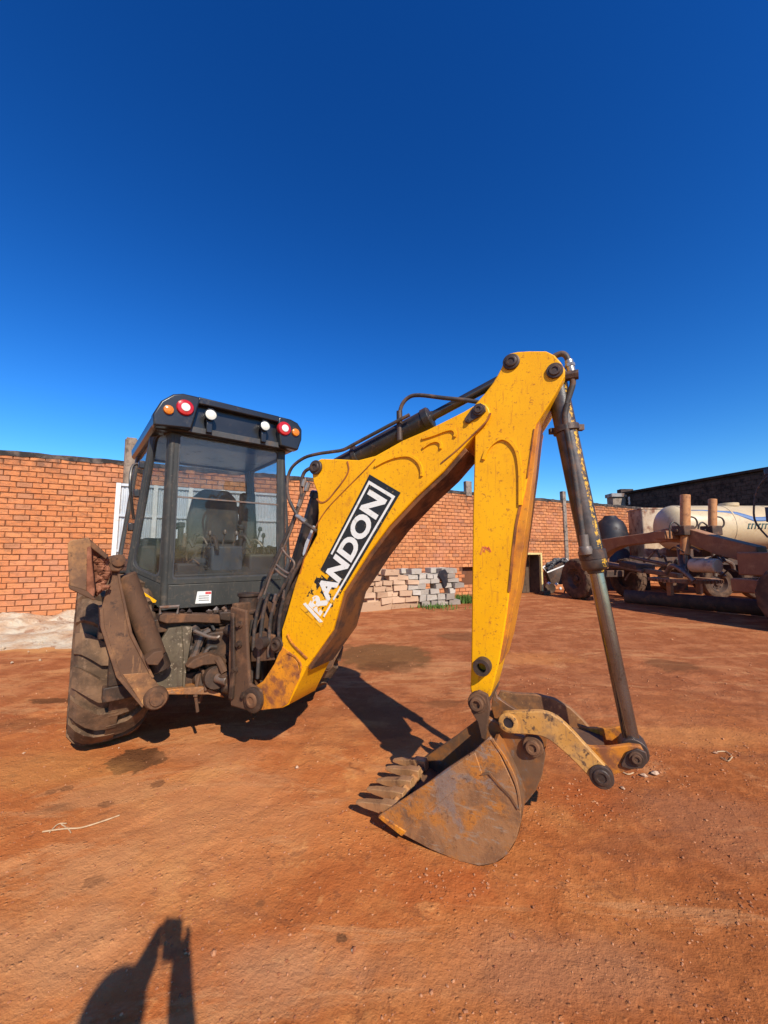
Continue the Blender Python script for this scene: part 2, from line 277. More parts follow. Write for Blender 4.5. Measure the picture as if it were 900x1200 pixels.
# ------------------------------------------------------------------ mesh helpers
def basis(d):
    d = d.normalized(); h = Vector((0, 0, 1)) if abs(d.z) < 0.9 else Vector((1, 0, 0))
    a = d.cross(h).normalized(); return a, d.cross(a).normalized()
class MB:
    def __init__(s): s.v = []; s.f = []; s.mi = []
    def add(s, vs, fs, mi=0):
        o = len(s.v); s.v += [Vector(v) for v in vs]; s.f += [tuple(i + o for i in f) for f in fs]; s.mi += [mi] * len(fs); return s
    def box(s, c, size, ax=None, mi=0):
        c = Vector(c); ax = ax or (Vector((1, 0, 0)), Vector((0, 1, 0)), Vector((0, 0, 1)))
        e = [Vector(ax[i]) * size[i] / 2 for i in range(3)]
        vs = [c + e[0] * a + e[1] * b + e[2] * d for a in (-1, 1) for b in (-1, 1) for d in (-1, 1)]
        return s.add(vs, [(0, 1, 3, 2), (4, 6, 7, 5), (0, 4, 5, 1), (2, 3, 7, 6), (0, 2, 6, 4), (1, 5, 7, 3)], mi)
    def prism(s, pts, off, mi=0):
        pts = [Vector(p) for p in pts]; n = len(pts); off = Vector(off)
        nrm = Vector((0, 0, 0))
        for i in range(n): nrm += pts[i].cross(pts[(i + 1) % n])
        if nrm.dot(off) > 0: pts = pts[::-1]
        vs = pts + [p + off for p in pts]
        fs = [tuple(range(n)), tuple(range(2 * n - 1, n - 1, -1))] + [(i, i + n, (i + 1) % n + n, (i + 1) % n) for i in range(n)]
        return s.add(vs, fs, mi)
    def cyl(s, p0, p1, r0, r1=None, seg=20, cap=True, mi=0):
        p0 = Vector(p0); p1 = Vector(p1); r1 = r0 if r1 is None else r1
        a, b = basis(p1 - p0); vs = []
        for p, r in ((p0, r0), (p1, r1)):
            vs += [p + (a * math.cos(2 * math.pi * i / seg) + b * math.sin(2 * math.pi * i / seg)) * r for i in range(seg)]
        fs = [(i, (i + 1) % seg, (i + 1) % seg + seg, i + seg) for i in range(seg)]
        if cap: fs += [tuple(range(seg - 1, -1, -1)), tuple(range(seg, 2 * seg))]
        return s.add(vs, fs, mi)
    def lathe(s, prof, o, ax, seg=24, mi=0):      # prof: (radius, distance along axis); r=0 ends close it
        o = Vector(o); ax = Vector(ax).normalized(); a, b = basis(ax); vs = []; fs = []; rows = []
        for r, t in prof:
            if r < 1e-6: rows.append([len(vs)]); vs.append(o + ax * t)
            else:
                rows.append(list(range(len(vs), len(vs) + seg)))
                vs += [o + ax * t + (a * math.cos(2 * math.pi * i / seg) + b * math.sin(2 * math.pi * i / seg)) * r for i in range(seg)]
        for A, B in zip(rows, rows[1:]):
            for i in range(seg):
                j = (i + 1) % seg
                if len(A) == 1 and len(B) == 1: continue
                if len(A) == 1: fs.append((A[0], B[j], B[i]))
                elif len(B) == 1: fs.append((A[i], A[j], B[0]))
                else: fs.append((A[i], A[j], B[j], B[i]))
        return s.add(vs, fs, mi)
    def tube(s, pts, r, seg=10, mi=0, sub=0):
        pts = [Vector(p) for p in pts]
        for _ in range(sub):                      # corner cutting
            q = [pts[0]]
            for a, b in zip(pts, pts[1:]): q += [a * 0.75 + b * 0.25, a * 0.25 + b * 0.75]
            pts = q + [pts[-1]]
        n = len(pts); vs = []; fs = []
        d0 = (pts[1] - pts[0]).normalized(); a, b = basis(d0)
        for i, p in enumerate(pts):
            d = (pts[min(i + 1, n - 1)] - pts[max(i - 1, 0)]).normalized()
            a = (a - d * a.dot(d)).normalized(); b = d.cross(a)
            rr = r[i * len(r) // n] if isinstance(r, list) else r
            vs += [p + (a * math.cos(2 * math.pi * k / seg) + b * math.sin(2 * math.pi * k / seg)) * rr for k in range(seg)]
        for i in range(n - 1):
            for k in range(seg): fs.append((i * seg + k, i * seg + (k + 1) % seg, (i + 1) * seg + (k + 1) % seg, (i + 1) * seg + k))
        fs += [tuple(range(seg - 1, -1, -1)), tuple(range((n - 1) * seg, n * seg))]
        return s.add(vs, fs, mi)
    def strip(s, pts, width, height, nrm, mi=0):  # a flat bar that follows a polyline lying on a face with normal nrm
        pts = [Vector(p) for p in pts]; nrm = Vector(nrm).normalized(); n = len(pts); vs = []; fs = []
        for i, p in enumerate(pts):
            d = (pts[min(i + 1, n - 1)] - pts[max(i - 1, 0)]).normalized(); sd = nrm.cross(d).normalized() * width / 2
            vs += [p - sd - nrm * .004, p + sd - nrm * .004, p + sd * .8 + nrm * height, p - sd * .8 + nrm * height]
        for i in range(n - 1):
            for k in range(4): fs.append((i * 4 + k, i * 4 + (k + 1) % 4, (i + 1) * 4 + (k + 1) % 4, (i + 1) * 4 + k))
        fs += [(3, 2, 1, 0), tuple((n - 1) * 4 + k for k in range(4))]
        return s.add(vs, fs, mi)
WLOC = {}
def build(mb, name, mats, parent=None, bevel=0, smooth=40, seg=2, origin=None):
    vs = mb.v
    lo = Vector([min(v[i] for v in vs) for i in range(3)]); hi = Vector([max(v[i] for v in vs) for i in range(3)])
    c = Vector(origin) if origin is not None else Vector(((lo.x + hi.x) / 2, (lo.y + hi.y) / 2, (lo.z if parent is None else (lo.z + hi.z) / 2)))
    me = bpy.data.meshes.new(name); me.from_pydata([v - c for v in vs], [], mb.f)
    for m in (mats if isinstance(mats, (list, tuple)) else [mats]): me.materials.append(M[m] if isinstance(m, str) else m)
    if any(mb.mi): me.polygons.foreach_set('material_index', mb.mi)
    bm = bmesh.new(); bm.from_mesh(me); bmesh.ops.recalc_face_normals(bm, faces=bm.faces); bm.to_mesh(me); bm.free()
    if smooth:
        me.polygons.foreach_set('use_smooth', [True] * len(me.polygons)); me.set_sharp_from_angle(angle=R(smooth))
    o = bpy.data.objects.new(name, me); col.objects.link(o)
    WLOC[o.name] = c
    if parent is not None:
        o.parent = parent; o.location = c - WLOC[parent.name]
    else: o.location = c
    if bevel:
        b = o.modifiers.new('bevel', 'BEVEL'); b.width = bevel; b.segments = seg; b.limit_method = 'ANGLE'; b.angle_limit = R(35)
        b.harden_normals = False
    return o
def facing(o, n):                                  # turn the faces of a flat film to one side
    bm = bmesh.new(); bm.from_mesh(o.data); bm.normal_update()
    bmesh.ops.reverse_faces(bm, faces=[f for f in bm.faces if f.normal.dot(n) < 0]); bm.to_mesh(o.data); bm.free()
def tag(o, label=None, cat=None, group=None, kind=None):
    if label: o['label'] = label
    if cat: o['category'] = cat
    if group: o['group'] = group
    if kind: o['kind'] = kind
    return o
def thing(name, loc, label, cat, group=None):
    o = bpy.data.objects.new(name, None); col.objects.link(o); o.location = loc; o.empty_display_size = 0.3
    WLOC[o.name] = Vector(loc); return tag(o, label, cat, group)
class Plane:
    def __init__(s, O, u):
        s.O = Vector((O[0], O[1], 0)); s.u = Vector((u[0], u[1], 0)).normalized(); s.n = Vector((s.u.y, -s.u.x, 0)); s.v = Vector((0, 0, 1))
        if s.n.y > 0: s.n = -s.n
    def pt(s, u, v, w=0): return s.O + s.u * u + s.v * v + s.n * w
    def px(s, x, y, w=0):
        d = ray(x, y); o = s.O + s.n * w; return CAM + d * ((o - CAM).dot(s.n) / d.dot(s.n))
    def poly(s, pts, w, zoom=None):
        if zoom: pts = [(zoom[0] + a / zoom[2], zoom[1] + b / zoom[2]) for a, b in pts]
        return [s.px(a, b, w) for a, b in pts]
    def uvw(s, p): d = Vector(p) - s.O; return d.dot(s.u), p[2], d.dot(s.n)
def curve(pts, n=6):                              # Catmull-Rom through 2-D or 3-D points
    pts = [Vector(p) for p in pts]; out = []
    for i in range(len(pts) - 1):
        p0 = pts[max(i - 1, 0)]; p1 = pts[i]; p2 = pts[i + 1]; p3 = pts[min(i + 2, len(pts) - 1)]
        for k in range(n):
            t = k / n
            out.append(0.5 * ((2 * p1) + (p2 - p0) * t + (2 * p0 - 5 * p1 + 4 * p2 - p3) * t * t + (3 * p1 - p0 - 3 * p2 + p3) * t ** 3))
    return out + [pts[-1]]

# ------------------------------------------------------------------ ground
TRACKS = []
for pts_, wd_ in ((((-40, 862), (60, 838), (150, 806)), .20), (((960, 812), (800, 792), (640, 768), (560, 757)), .24), (((960, 905), (860, 872), (760, 842), (640, 806)), .20), (((300, 905), (330, 880), (360, 850)), .12)):
    TRACKS.append(([ground(*p) for p in pts_], wd_))
FEET = [(ground(px, py), R(a)) for px, py, a in ((120, 1120, 70), (60, 1085, 65), (20, 1010, 60), (255, 985, 50), (310, 940, 55), (640, 1060, 110), (700, 1015, 105), (770, 985, 110), (830, 935, 100), (560, 1110, 95), (420, 1160, 80), (170, 960, 60))]
def marks(x, y):
    h = 0.0
    for P_, wd_ in TRACKS:
        along = 0
        for a, b in zip(P_, P_[1:]):
            dx, dy = b.x - a.x, b.y - a.y; L2 = dx * dx + dy * dy; t = ((x - a.x) * dx + (y - a.y) * dy) / L2; L = math.sqrt(L2)
            if 0 <= t <= 1:
                d = ((x - a.x) * dy - (y - a.y) * dx) / L
                if abs(d) < wd_ * 1.35:
                    k = max(0, 1 - (abs(d) / wd_) ** 4); rim = max(0, 1 - ((abs(d) - wd_ * 1.12) / (wd_ * .25)) ** 2)
                    lug = math.sin((along + t * L + abs(d) * .7) * 2 * math.pi / .19)
                    f = 0.45 + 0.55 * noise.noise((x * .9, y * .9, 11))
                    h += f * (-0.014 * k + 0.012 * k * max(-.3, lug) + 0.010 * rim)
            along += L
    for c, a in FEET:
        dx, dy = x - c.x, y - c.y
        if abs(dx) < .25 and abs(dy) < .25:
            u = dx * math.cos(a) + dy * math.sin(a); v = -dx * math.sin(a) + dy * math.cos(a)
            r = (u / .15) ** 2 + (v / (.05 if u > -.03 else .04)) ** 2
            if r < 1.8: h += -0.009 * max(0, 1 - r) + 0.004 * max(0, 1 - abs(r - 1.25) / .5)
    return h
def hz(x, y):
    d = math.hypot(x, y)
    h = 0.016 * noise.noise((x * 0.7, y * 0.7, 3.1)) + 0.010 * noise.noise((x * 2.3, y * 2.3, 8.7))
    t = noise.noise((x * 5.5 + 0.5 * y, y * 8.0, 1.7)); h += 0.0055 * t
    h += 0.0045 * max(0, noise.noise((x * 15, y * 15, 5.2)))
    if d > 14: h += 0.02 * noise.noise((x * 0.25, y * 0.25, 0.3))
    if 0.5 < y < 8 and abs(x) < 8: h += marks(x, y)
    return h - 0.012
def graded(lo_far, lo, hi, hi_far, st, g=1.09):
    a = []; x = lo
    while x < hi: a.append(x); x += st
    s_ = st; b = []
    while x < hi_far: b.append(x); s_ *= g; x += s_
    b.append(hi_far)
    s_ = st; x = lo; c = []
    while x > lo_far: s_ *= g; x -= s_; c.append(max(x, lo_far))
    return c[::-1] + a + b
gx = graded(-900, -3.6, 3.6, 900, 0.034); gy = graded(-60, 0.95, 5.2, 1500, 0.034)
gv = [(x, y, hz(x, y)) for y in gy for x in gx]; W_ = len(gx)
gf = [(j * W_ + i, j * W_ + i + 1, (j + 1) * W_ + i + 1, (j + 1) * W_ + i) for j in range(len(gy) - 1) for i in range(W_ - 1)]
def ground_mat():
    s = NT('red_packed_earth')
    big = s.noise(0.55, 5, 0.6); mid = s.noise(2.2, 6, 0.62, dist=0.4); fine = s.noise(11, 7, 0.7); grit = s.noise(75, 5, 0.75)
    c = s.mix(s.step(big, 0.36, 0.64), (0.465, 0.141, 0.036), (0.564, 0.208, 0.059))
    c = s.mix(s.step(mid, 0.42, 0.62, 0, 0.75), c, (0.423, 0.116, 0.029))
    c = s.mix(s.step(s.noise(1.3, 6, 0.65), 0.52, 0.66, 0, 0.7), c, (0.670, 0.292, 0.088))
    c = s.mix(s.step(fine, 0.56, 0.72, 0, 0.55), c, (0.728, 0.340, 0.110))
    c = s.mix(s.step(fine, 0.42, 0.28, 0, 0.6), c, (0.302, 0.089, 0.025))
    c = s.mix(s.step(grit, 0.60, 0.72, 0, 0.5), c, (0.728, 0.393, 0.138))
    c = s.mix(s.step(grit, 0.38, 0.28, 0, 0.35), c, (0.226, 0.072, 0.022))
    # redder, damper earth on the right-hand half of the yard and round the bucket; sandier by the left
    sp = s.n('ShaderNodeSeparateXYZ'); s.link(s.pos, sp.inputs[0])
    rx = s.math('ADD', sp.outputs[0], s.math('MULTIPLY', s.noise(0.7, 4), 2.4))
    c = s.mix(s.step(rx, 0.9, 2.6, 0, 0.75), c, s.mix(s.step(fine, 0.4, 0.65), (0.289, 0.080, 0.020), (0.423, 0.129, 0.035)))
    dy = s.math('ADD', sp.outputs[1], s.math('MULTIPLY', s.math('SUBTRACT', s.noise(0.8, 5, 0.65), 0.5), 3.0))
    c = s.mix(s.step(dy, 2.6, 4.4, 0, 0.60), c, s.mix(s.step(s.noise(2.6, 6, 0.68), 0.42, 0.6), (0.285, 0.088, 0.036), (0.44, 0.165, 0.070)))
    # long drag marks and tyre trails
    st = s.noise(1.0, 6, 0.65, vec=s.stretch((1.1, 2.6, 1)))
    c = s.mix(s.step(st, 0.60, 0.70, 0, 0.30), c, (0.283, 0.086, 0.025))
    c = s.mix(s.step(st, 0.38, 0.30, 0, 0.25), c, (0.705, 0.310, 0.097))
    cl = s.n('ShaderNodeTexVoronoi'); s.link(s.pos, cl.inputs['Vector']); cl.inputs['Scale'].default_value = 34; cl.inputs['Randomness'].default_value = 1
    clod = s.math('MULTIPLY', s.step(cl.outputs['Distance'], 0.30, 0.12), s.step(s.noise(3.1, 5, 0.7), 0.46, 0.60))
    c = s.mix(s.math('MULTIPLY', clod, 0.25), c, (0.605, 0.297, 0.119))
    c = s.mix(s.step(s.noise(150, 4, 0.8), 0.63, 0.70, 0, 0.35), c, (0.140, 0.050, 0.020))
    c = s.mix(s.step(s.noise(6.5, 8, 0.75, dist=.5), 0.56, 0.64, 0, 0.55), c, (0.194, 0.065, 0.026))
    tr = s.noise(0.9, 7, 0.7, vec=s.stretch((0.55, 1.7, 1)), dist=.8)
    c = s.mix(s.step(tr, 0.53, 0.60, 0, 0.5), c, (0.562, 0.265, 0.106))
    c = s.mix(s.step(tr, 0.45, 0.38, 0, 0.5), c, (0.270, 0.088, 0.032))
    rough = 0.95
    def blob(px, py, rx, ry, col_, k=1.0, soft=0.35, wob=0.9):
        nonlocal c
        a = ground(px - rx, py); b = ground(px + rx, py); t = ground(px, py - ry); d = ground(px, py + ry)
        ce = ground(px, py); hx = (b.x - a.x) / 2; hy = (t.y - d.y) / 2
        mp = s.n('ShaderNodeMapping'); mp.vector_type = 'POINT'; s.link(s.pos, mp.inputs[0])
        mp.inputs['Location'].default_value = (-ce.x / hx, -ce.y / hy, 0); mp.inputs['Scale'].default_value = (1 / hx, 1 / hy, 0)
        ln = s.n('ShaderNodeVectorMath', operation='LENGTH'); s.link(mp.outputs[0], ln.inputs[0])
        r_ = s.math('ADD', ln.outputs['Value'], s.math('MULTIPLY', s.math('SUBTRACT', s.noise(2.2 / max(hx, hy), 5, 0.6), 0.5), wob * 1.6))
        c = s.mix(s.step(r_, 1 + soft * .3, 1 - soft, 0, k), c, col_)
    OIL = (0.121, 0.047, 0.017); DAMP = (0.190, 0.073, 0.027)
    for a in ((160, 888, 34, 15, OIL, 0.95, 0.12), (60, 820, 30, 4, OIL, 0.8, 0.2), (445, 766, 62, 15, (0.170, 0.078, 0.027), 0.85, 0.3), (455, 780, 40, 7, OIL, 0.6, 0.4),
              (545, 745, 40, 6, DAMP, 0.7, 0.4), (520, 823, 28, 5, DAMP, 0.6, 0.5), (785, 778, 32, 8, DAMP, 0.75, 0.4), (110, 1028, 12, 8, DAMP, 0.8, 0.25), (125, 940, 9, 4.5, DAMP, 0.85, 0.25), (185, 915, 9, 5, DAMP, 0.85, 0.25),
              (78, 922, 9, 4, DAMP, 0.7, 0.3), (60, 926, 7, 4, DAMP, 0.6, 0.3), (400, 1095, 8, 6, OIL, 0.85, 0.3), (305, 1053, 6, 6, DAMP, 0.6, 0.4), (30, 845, 34, 9, DAMP, 0.5, 0.6),
              (70, 945, 26, 6, DAMP, 0.45, 0.7), (520, 1040, 85, 26, (0.402, 0.101, 0.024), 0.7, 0.5), (395, 1022, 45, 22, (0.423, 0.113, 0.027), 0.6, 0.5),
              (690, 935, 60, 30, (0.353, 0.083, 0.019), 0.7, 0.6), (390, 960, 60, 30, (0.564, 0.197, 0.055), 0.5, 0.6), (500, 1060, 16, 6, (0.635, 0.262, 0.083), 0.6, 0.4), (800, 860, 120, 14, (0.593, 0.239, 0.072), 0.45, 0.6), (620, 770, 60, 8, (0.593, 0.226, 0.062), 0.45, 0.6),
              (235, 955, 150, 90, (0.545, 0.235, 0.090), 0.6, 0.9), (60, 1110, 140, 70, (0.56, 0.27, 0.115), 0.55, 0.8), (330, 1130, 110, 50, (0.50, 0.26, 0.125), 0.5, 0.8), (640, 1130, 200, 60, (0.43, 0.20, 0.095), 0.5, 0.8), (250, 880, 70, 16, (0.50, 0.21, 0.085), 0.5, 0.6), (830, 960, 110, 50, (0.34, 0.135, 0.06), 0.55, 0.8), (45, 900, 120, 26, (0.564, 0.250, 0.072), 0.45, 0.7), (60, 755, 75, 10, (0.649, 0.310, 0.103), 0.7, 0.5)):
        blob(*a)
    h1 = s.math('ADD', s.math('MULTIPLY', fine, 1.0), s.math('MULTIPLY', grit, 0.28))
    h1 = s.math('ADD', h1, s.math('MULTIPLY', clod, 0.25)); h1 = s.math('ADD', h1, s.math('MULTIPLY', mid, 1.2)); h1 = s.math('ADD', h1, s.math('MULTIPLY', st, 0.35))
    s.bump(h1, 0.8, 0.024)
    return s.done(c, rough, 0, 0.12)
M['ground'] = ground_mat()
gmb = MB(); gmb.v = [Vector(v) for v in gv]; gmb.f = gf; gmb.mi = [0] * len(gf)
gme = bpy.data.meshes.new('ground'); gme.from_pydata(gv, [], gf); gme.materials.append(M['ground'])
gme.polygons.foreach_set('use_smooth', [True] * len(gf))
go = bpy.data.objects.new('ground', gme); col.objects.link(go); tag(go, 'red packed earth of the yard', None, kind='structure')

# stones and crumbs lying on the earth, too many to count
def lump(mb, c, r, sq=0.6, seed=0, mi=0):
    rnd = random.Random(seed); vs = []
    base = [(0, 0, 1), (.9, 0, .2), (.28, .85, .2), (-.72, .52, .2), (-.72, -.52, .2), (.28, -.85, .2), (.4, .3, -.6), (-.4, .3, -.6), (0, -.5, -.6)]
    fs = [(0, 1, 2), (0, 2, 3), (0, 3, 4), (0, 4, 5), (0, 5, 1), (1, 6, 2), (2, 6, 7), (2, 7, 3), (3, 7, 4), (4, 7, 8), (4, 8, 5), (5, 8, 1), (1, 8, 6), (6, 8, 7)]
    a = rnd.random() * 6.28
    for x, y, z in base:
        k = r * (0.7 + 0.6 * rnd.random()); X = x * k; Y = y * k * 0.75
        vs.append((c[0] + X * math.cos(a) - Y * math.sin(a), c[1] + X * math.sin(a) + Y * math.cos(a), c[2] + z * k * sq))
    mb.add(vs, fs, mi)
peb = MB()
for i in range(2400):
    px = random.uniform(-60, 960); py = 690 + 520 * random.random() ** 1.2
    p = ground(px, py); r = random.choice((.002, .003, .003, .004, .006)) * (1 + p.y * 0.25)
    if random.random() < 0.02: r *= 2
    lump(peb, (p.x, p.y, hz(p.x, p.y) + r * 0.15), r, 0.6, i)
rk = random.Random(9)
for cx, cy, sx, sy, n_ in ((760, 905, 60, 25, 90), (690, 930, 40, 20, 60), (860, 885, 30, 14, 50), (560, 1030, 60, 18, 60), (430, 960, 30, 12, 30), (640, 800, 60, 10, 60), (820, 800, 70, 12, 80), (60, 840, 60, 12, 60), (270, 1060, 60, 40, 60), (850, 1050, 60, 60, 70)):
    for q_ in range(n_):
        p = ground(rk.gauss(cx, sx), min(1190, max(720, rk.gauss(cy, sy)))); r = rk.uniform(.003, .010) * (.6 + p.y * .22); lump(peb, (p.x, p.y, hz(p.x, p.y) + r * .2), r, .7, 20000 + q_ + int(cx))
def crumb_mat():
    s = NT('earth_crumbs'); c = s.mix(s.step(s.noise(40, 2), 0.35, 0.65), (0.26, 0.09, 0.04), (0.48, 0.22, 0.105))
    c = s.mix(s.step(s.noise(23, 2), 0.71, 0.74), c, (0.60, 0.42, 0.28)); return s.done(c, 0.95, 0, 0.1)
M['crumb'] = crumb_mat()
tag(build(peb, 'pebbles', 'crumb', smooth=0), 'small stones and crumbs of earth scattered over the yard', 'pebbles', kind='stuff')
for (px, py, r) in ((728, 901, .022), (755, 907, .028), (768, 905, .032), (700, 917, .02), (730, 921, .02), (348, 899, .02), (838, 880, .02), (500, 1017, .008), (28, 881, .015)):
    p = ground(px, py); m_ = MB(); lump(m_, (p.x, p.y, hz(p.x, p.y) + r * .3), r, 0.6, int(px))
    tag(build(m_, 'stone', 'pebble', smooth=0), *({728: ('small pale stone lying under the end of the tipping link', 'stone', 'stones by the tipping link'), 348: ('small pale stone in the shadow edge near the oil stain', 'stone'), 838: ('small pale stone beside the dry stalks', 'stone'), 500: ('tiny white stone just in front of the bucket', 'stone'), 28: ('small pale stone lying out beside the rear tyre', 'stone')}.get(px, ('small pale stone lying by the foot of the bucket ram', 'stone', 'stones by the bucket ram'))))

# sandy heap along the foot of the wall
WALL = Plane((-8.1, 8.1), (0.891, 0.454))
def heap():
    m = MB(); nu, nw = 170, 60; vs = []; fs = []
    for i in range(nu):
        for j in range(nw):
            u = -6 + 12.0 * i / (nu - 1); w = 0.02 + 3.9 * j / (nw - 1)
            p = WALL.pt(u, 0, w)
            prof = max(0, 1 - ((w - 0.2) / (2.9 + 0.9 * noise.noise((u * 0.5, 2, 0))))**2)
            e = min(1, (u + 6) / 1.2, (6 - u) / 2.5); e = max(0, e)
            h = prof * e * (0.20 + 0.16 * noise.noise((u * 0.9, w * 1.1, 4)) + 0.10 * noise.noise((u * 2.7, w * 3.0, 1)) + 0.05 * noise.noise((u * 7, w * 7, 2)) + .02 * noise.noise((u * 17, w * 17, 6)))
            vs.append((p.x, p.y, h - 0.03)); 
    for i in range(nu - 1):
        for j in range(nw - 1): fs.append((i * nw + j, (i + 1) * nw + j, (i + 1) * nw + j + 1, i * nw + j + 1))
    m.add(vs, fs)
    s = NT('pale_sandy_spoil')
    c = s.mix(s.step(s.noise(1.6, 6, 0.65), 0.4, 0.62), (0.60, 0.38, 0.22), (0.72, 0.60, 0.42))
    c = s.mix(s.step(s.noise(4, 7, 0.7), 0.54, 0.66, 0, .8), c, (0.36, 0.16, 0.08)); c = s.mix(s.step(s.noise(26, 6, 0.7), 0.55, 0.7, 0, .6), c, (0.72, 0.60, 0.44))
    s.bump(s.noise(9, 8, 0.75), 1.0, 0.06); M['spoil'] = s.done(c, 0.95, 0, 0.1)
    for i in range(900):
        u = random.uniform(-3, 5); w = abs(random.gauss(0, 1.5)); p = WALL.pt(u, 0, min(3.8, w + .05)); lump(m, (p.x, p.y, random.uniform(.0, .13) * max(0.1, 1 - w / 3)), random.choice((.012, .02, .03, .05)), .7, i + 5000)
    tag(build(m, 'sand_heap', 'spoil'), 'low heap of pale sandy spoil along the foot of the brick wall', 'sand heap', kind='stuff')
heap()

# ------------------------------------------------------------------ brick wall
WALL_H = 3.62; ROW = 0.1205; LEN = 0.272
wall = thing('brick_wall', WALL.pt(9, 0, -0.1), 'long orange brick boundary wall with a mouldy grey mortar cap', 'wall')
U0, U1 = -7.0, 25.4
hu0, hz0 = WALL.uvw(WALL.px(545, 668))[:2]; hu1 = WALL.uvw(WALL.px(572, 668))[0]
hole = (hu0 - 0.1, hu1 + 0.2, WALL.px(550, 683).z, WALL.px(550, 665).z)
hole = (hole[0], hole[1], round(hole[2] / ROW) * ROW, round(hole[3] / ROW) * ROW)
wb = MB()
axW = (WALL.u, WALL.n, WALL.v)
def wbox(u0, u1, z0, z1, w0, w1, mb):
    mb.box(WALL.pt((u0 + u1) / 2, (z0 + z1) / 2, (w0 + w1) / 2), (u1 - u0, w1 - w0, z1 - z0), axW)
wbox(U0, hole[0], -0.2, WALL_H - .01, -0.24, -0.022, wb); wbox(hole[1], U1, -0.2, WALL_H - .01, -0.24, -0.022, wb)
wbox(hole[0], hole[1], -0.2, hole[2], -0.24, -0.022, wb); wbox(hole[0], hole[1], hole[3], WALL_H - .01, -0.24, -0.022, wb)
wbox(hole[0], hole[1], hole[2], hole[3], -0.24, -0.2, wb)
build(wb, 'mortar', 'mortar', wall, smooth=0)
brick_meshes = []
for k in range(9):
    m = MB(); rnd = random.Random(k); hl, hh = (LEN - 0.014) / 2, (ROW - 0.013) / 2; j = lambda a: rnd.uniform(-a, a)
    ch = 0.008
    vs = [WALL.u * (sx * hl + j(.003)) + WALL.v * (sz * hh + j(.003)) + WALL.n * (-0.06) for sx, sz in ((-1, -1), (1, -1), (1, 1), (-1, 1))]
    vs += [WALL.u * (sx * hl + j(.003)) + WALL.v * (sz * hh + j(.003)) + WALL.n * (-ch * 1.4) for sx, sz in ((-1, -1), (1, -1), (1, 1), (-1, 1))]
    vs += [WALL.u * (sx * (hl - ch) + j(.004)) + WALL.v * (sz * (hh - ch) + j(.004)) + WALL.n * (j(.002)) for sx, sz in ((-1, -1), (1, -1), (1, 1), (-1, 1))]
    fs = [(8, 9, 10, 11)] + [(a, (a + 1) % 4, (a + 1) % 4 + 4, a + 4) for a in range(4)] + [(a + 4, (a + 1) % 4 + 4, (a + 1) % 4 + 8, a + 8) for a in range(4)]
    me = bpy.data.meshes.new('brick'); me.from_pydata(vs, [], fs); me.materials.append(M['brick'])
    at = me.attributes.new('tint', 'FLOAT_VECTOR', 'POINT'); t = (rnd.random(), rnd.random() if k % 3 == 0 else rnd.random() * .75, 0)
    for q in range(len(vs)): at.data[q].vector = t
    brick_meshes.append((me, vs, fs))
spots = []
nrow = int(WALL_H / ROW)
rnd = random.Random(3)
for r in range(nrow):
    u = U0 + (LEN / 2 if r % 2 else 0) + rnd.uniform(-.03, .03)
    while u < U1 - LEN / 2:
        z = r * ROW + ROW / 2
        if not (hole[0] - .05 < u < hole[1] + .05 and hole[2] < z < hole[3]):
            spots.append((u + rnd.uniform(-.004, .004), z + 0.006 * noise.noise((u * .4, r * .3, 0)), rnd.uniform(-.005, .004)))
        u += LEN
def screen(p):
    d = p - CAM; z = d.dot(FWD); return (CX + d.x / z * F_PX, CY - d.dot(UP) / z * F_PX) if z > 0.1 else (-999, -999)
vis = []; rest = []
for sp_ in spots:
    p = WALL.pt(sp_[0], sp_[1], sp_[2]); x, y = screen(p)
    (vis if (-8 < x < 137 and 500 < y < 735) else rest).append((sp_, p, (p - CAM).length))
vis.sort(key=lambda a: a[2])
# the bricks in clear view nearest the camera are pieces of their own, the rest one mesh
rest += vis[300:]; vis = vis[:300]
for i, (s_, p, d) in enumerate(vis):
    o = bpy.data.objects.new('brick', brick_meshes[(i * 7 + int(s_[0] * 31)) % 9][0]); col.objects.link(o); o.parent = wall; o.location = p - WLOC[wall.name]
bv = []; bf = []; bt = []
for i, (s_, p, d) in enumerate(rest):
    me, vs, fs = brick_meshes[rnd.randrange(9)]; o = len(bv); bv += [v + p for v in vs]; bf += [tuple(q + o for q in f) for f in fs]
    t = (rnd.random(), rnd.random() ** 0.8, 0); bt += [t] * len(vs)
c0 = WLOC[wall.name]
me = bpy.data.meshes.new('brickwork'); me.from_pydata([v - c0 for v in bv], [], bf); me.materials.append(M['brick'])
at = me.attributes.new('tint', 'FLOAT_VECTOR', 'POINT'); at.data.foreach_set('vector', [x for t in bt for x in t])
o = bpy.data.objects.new('brickwork', me); col.objects.link(o); o.parent = wall; o['kind'] = 'stuff'
cap = MB(); n = 260; vs = []; fs = []
for i in range(n + 1):
    u = U0 + (U1 - U0) * i / n; t = 0.075 + 0.018 * noise.noise((u * 2.1, 0, 0)) + 0.02 * noise.noise((u * 7, 3, 0)); b = -0.05 + 0.05 * noise.noise((u * 3, 9, 0))
    vs += [WALL.pt(u, WALL_H + b, 0.012), WALL.pt(u, WALL_H + t * .6, 0.02), WALL.pt(u, WALL_H + t, -0.06), WALL.pt(u, WALL_H + t, -0.2), WALL.pt(u, WALL_H - .03, -0.26)]
for i in range(n):
    for k in range(4): fs.append((i * 5 + k, (i + 1) * 5 + k, (i + 1) * 5 + k + 1, i * 5 + k + 1))
cap.add(vs, fs); build(cap, 'mortar_cap', 'coping', wall)
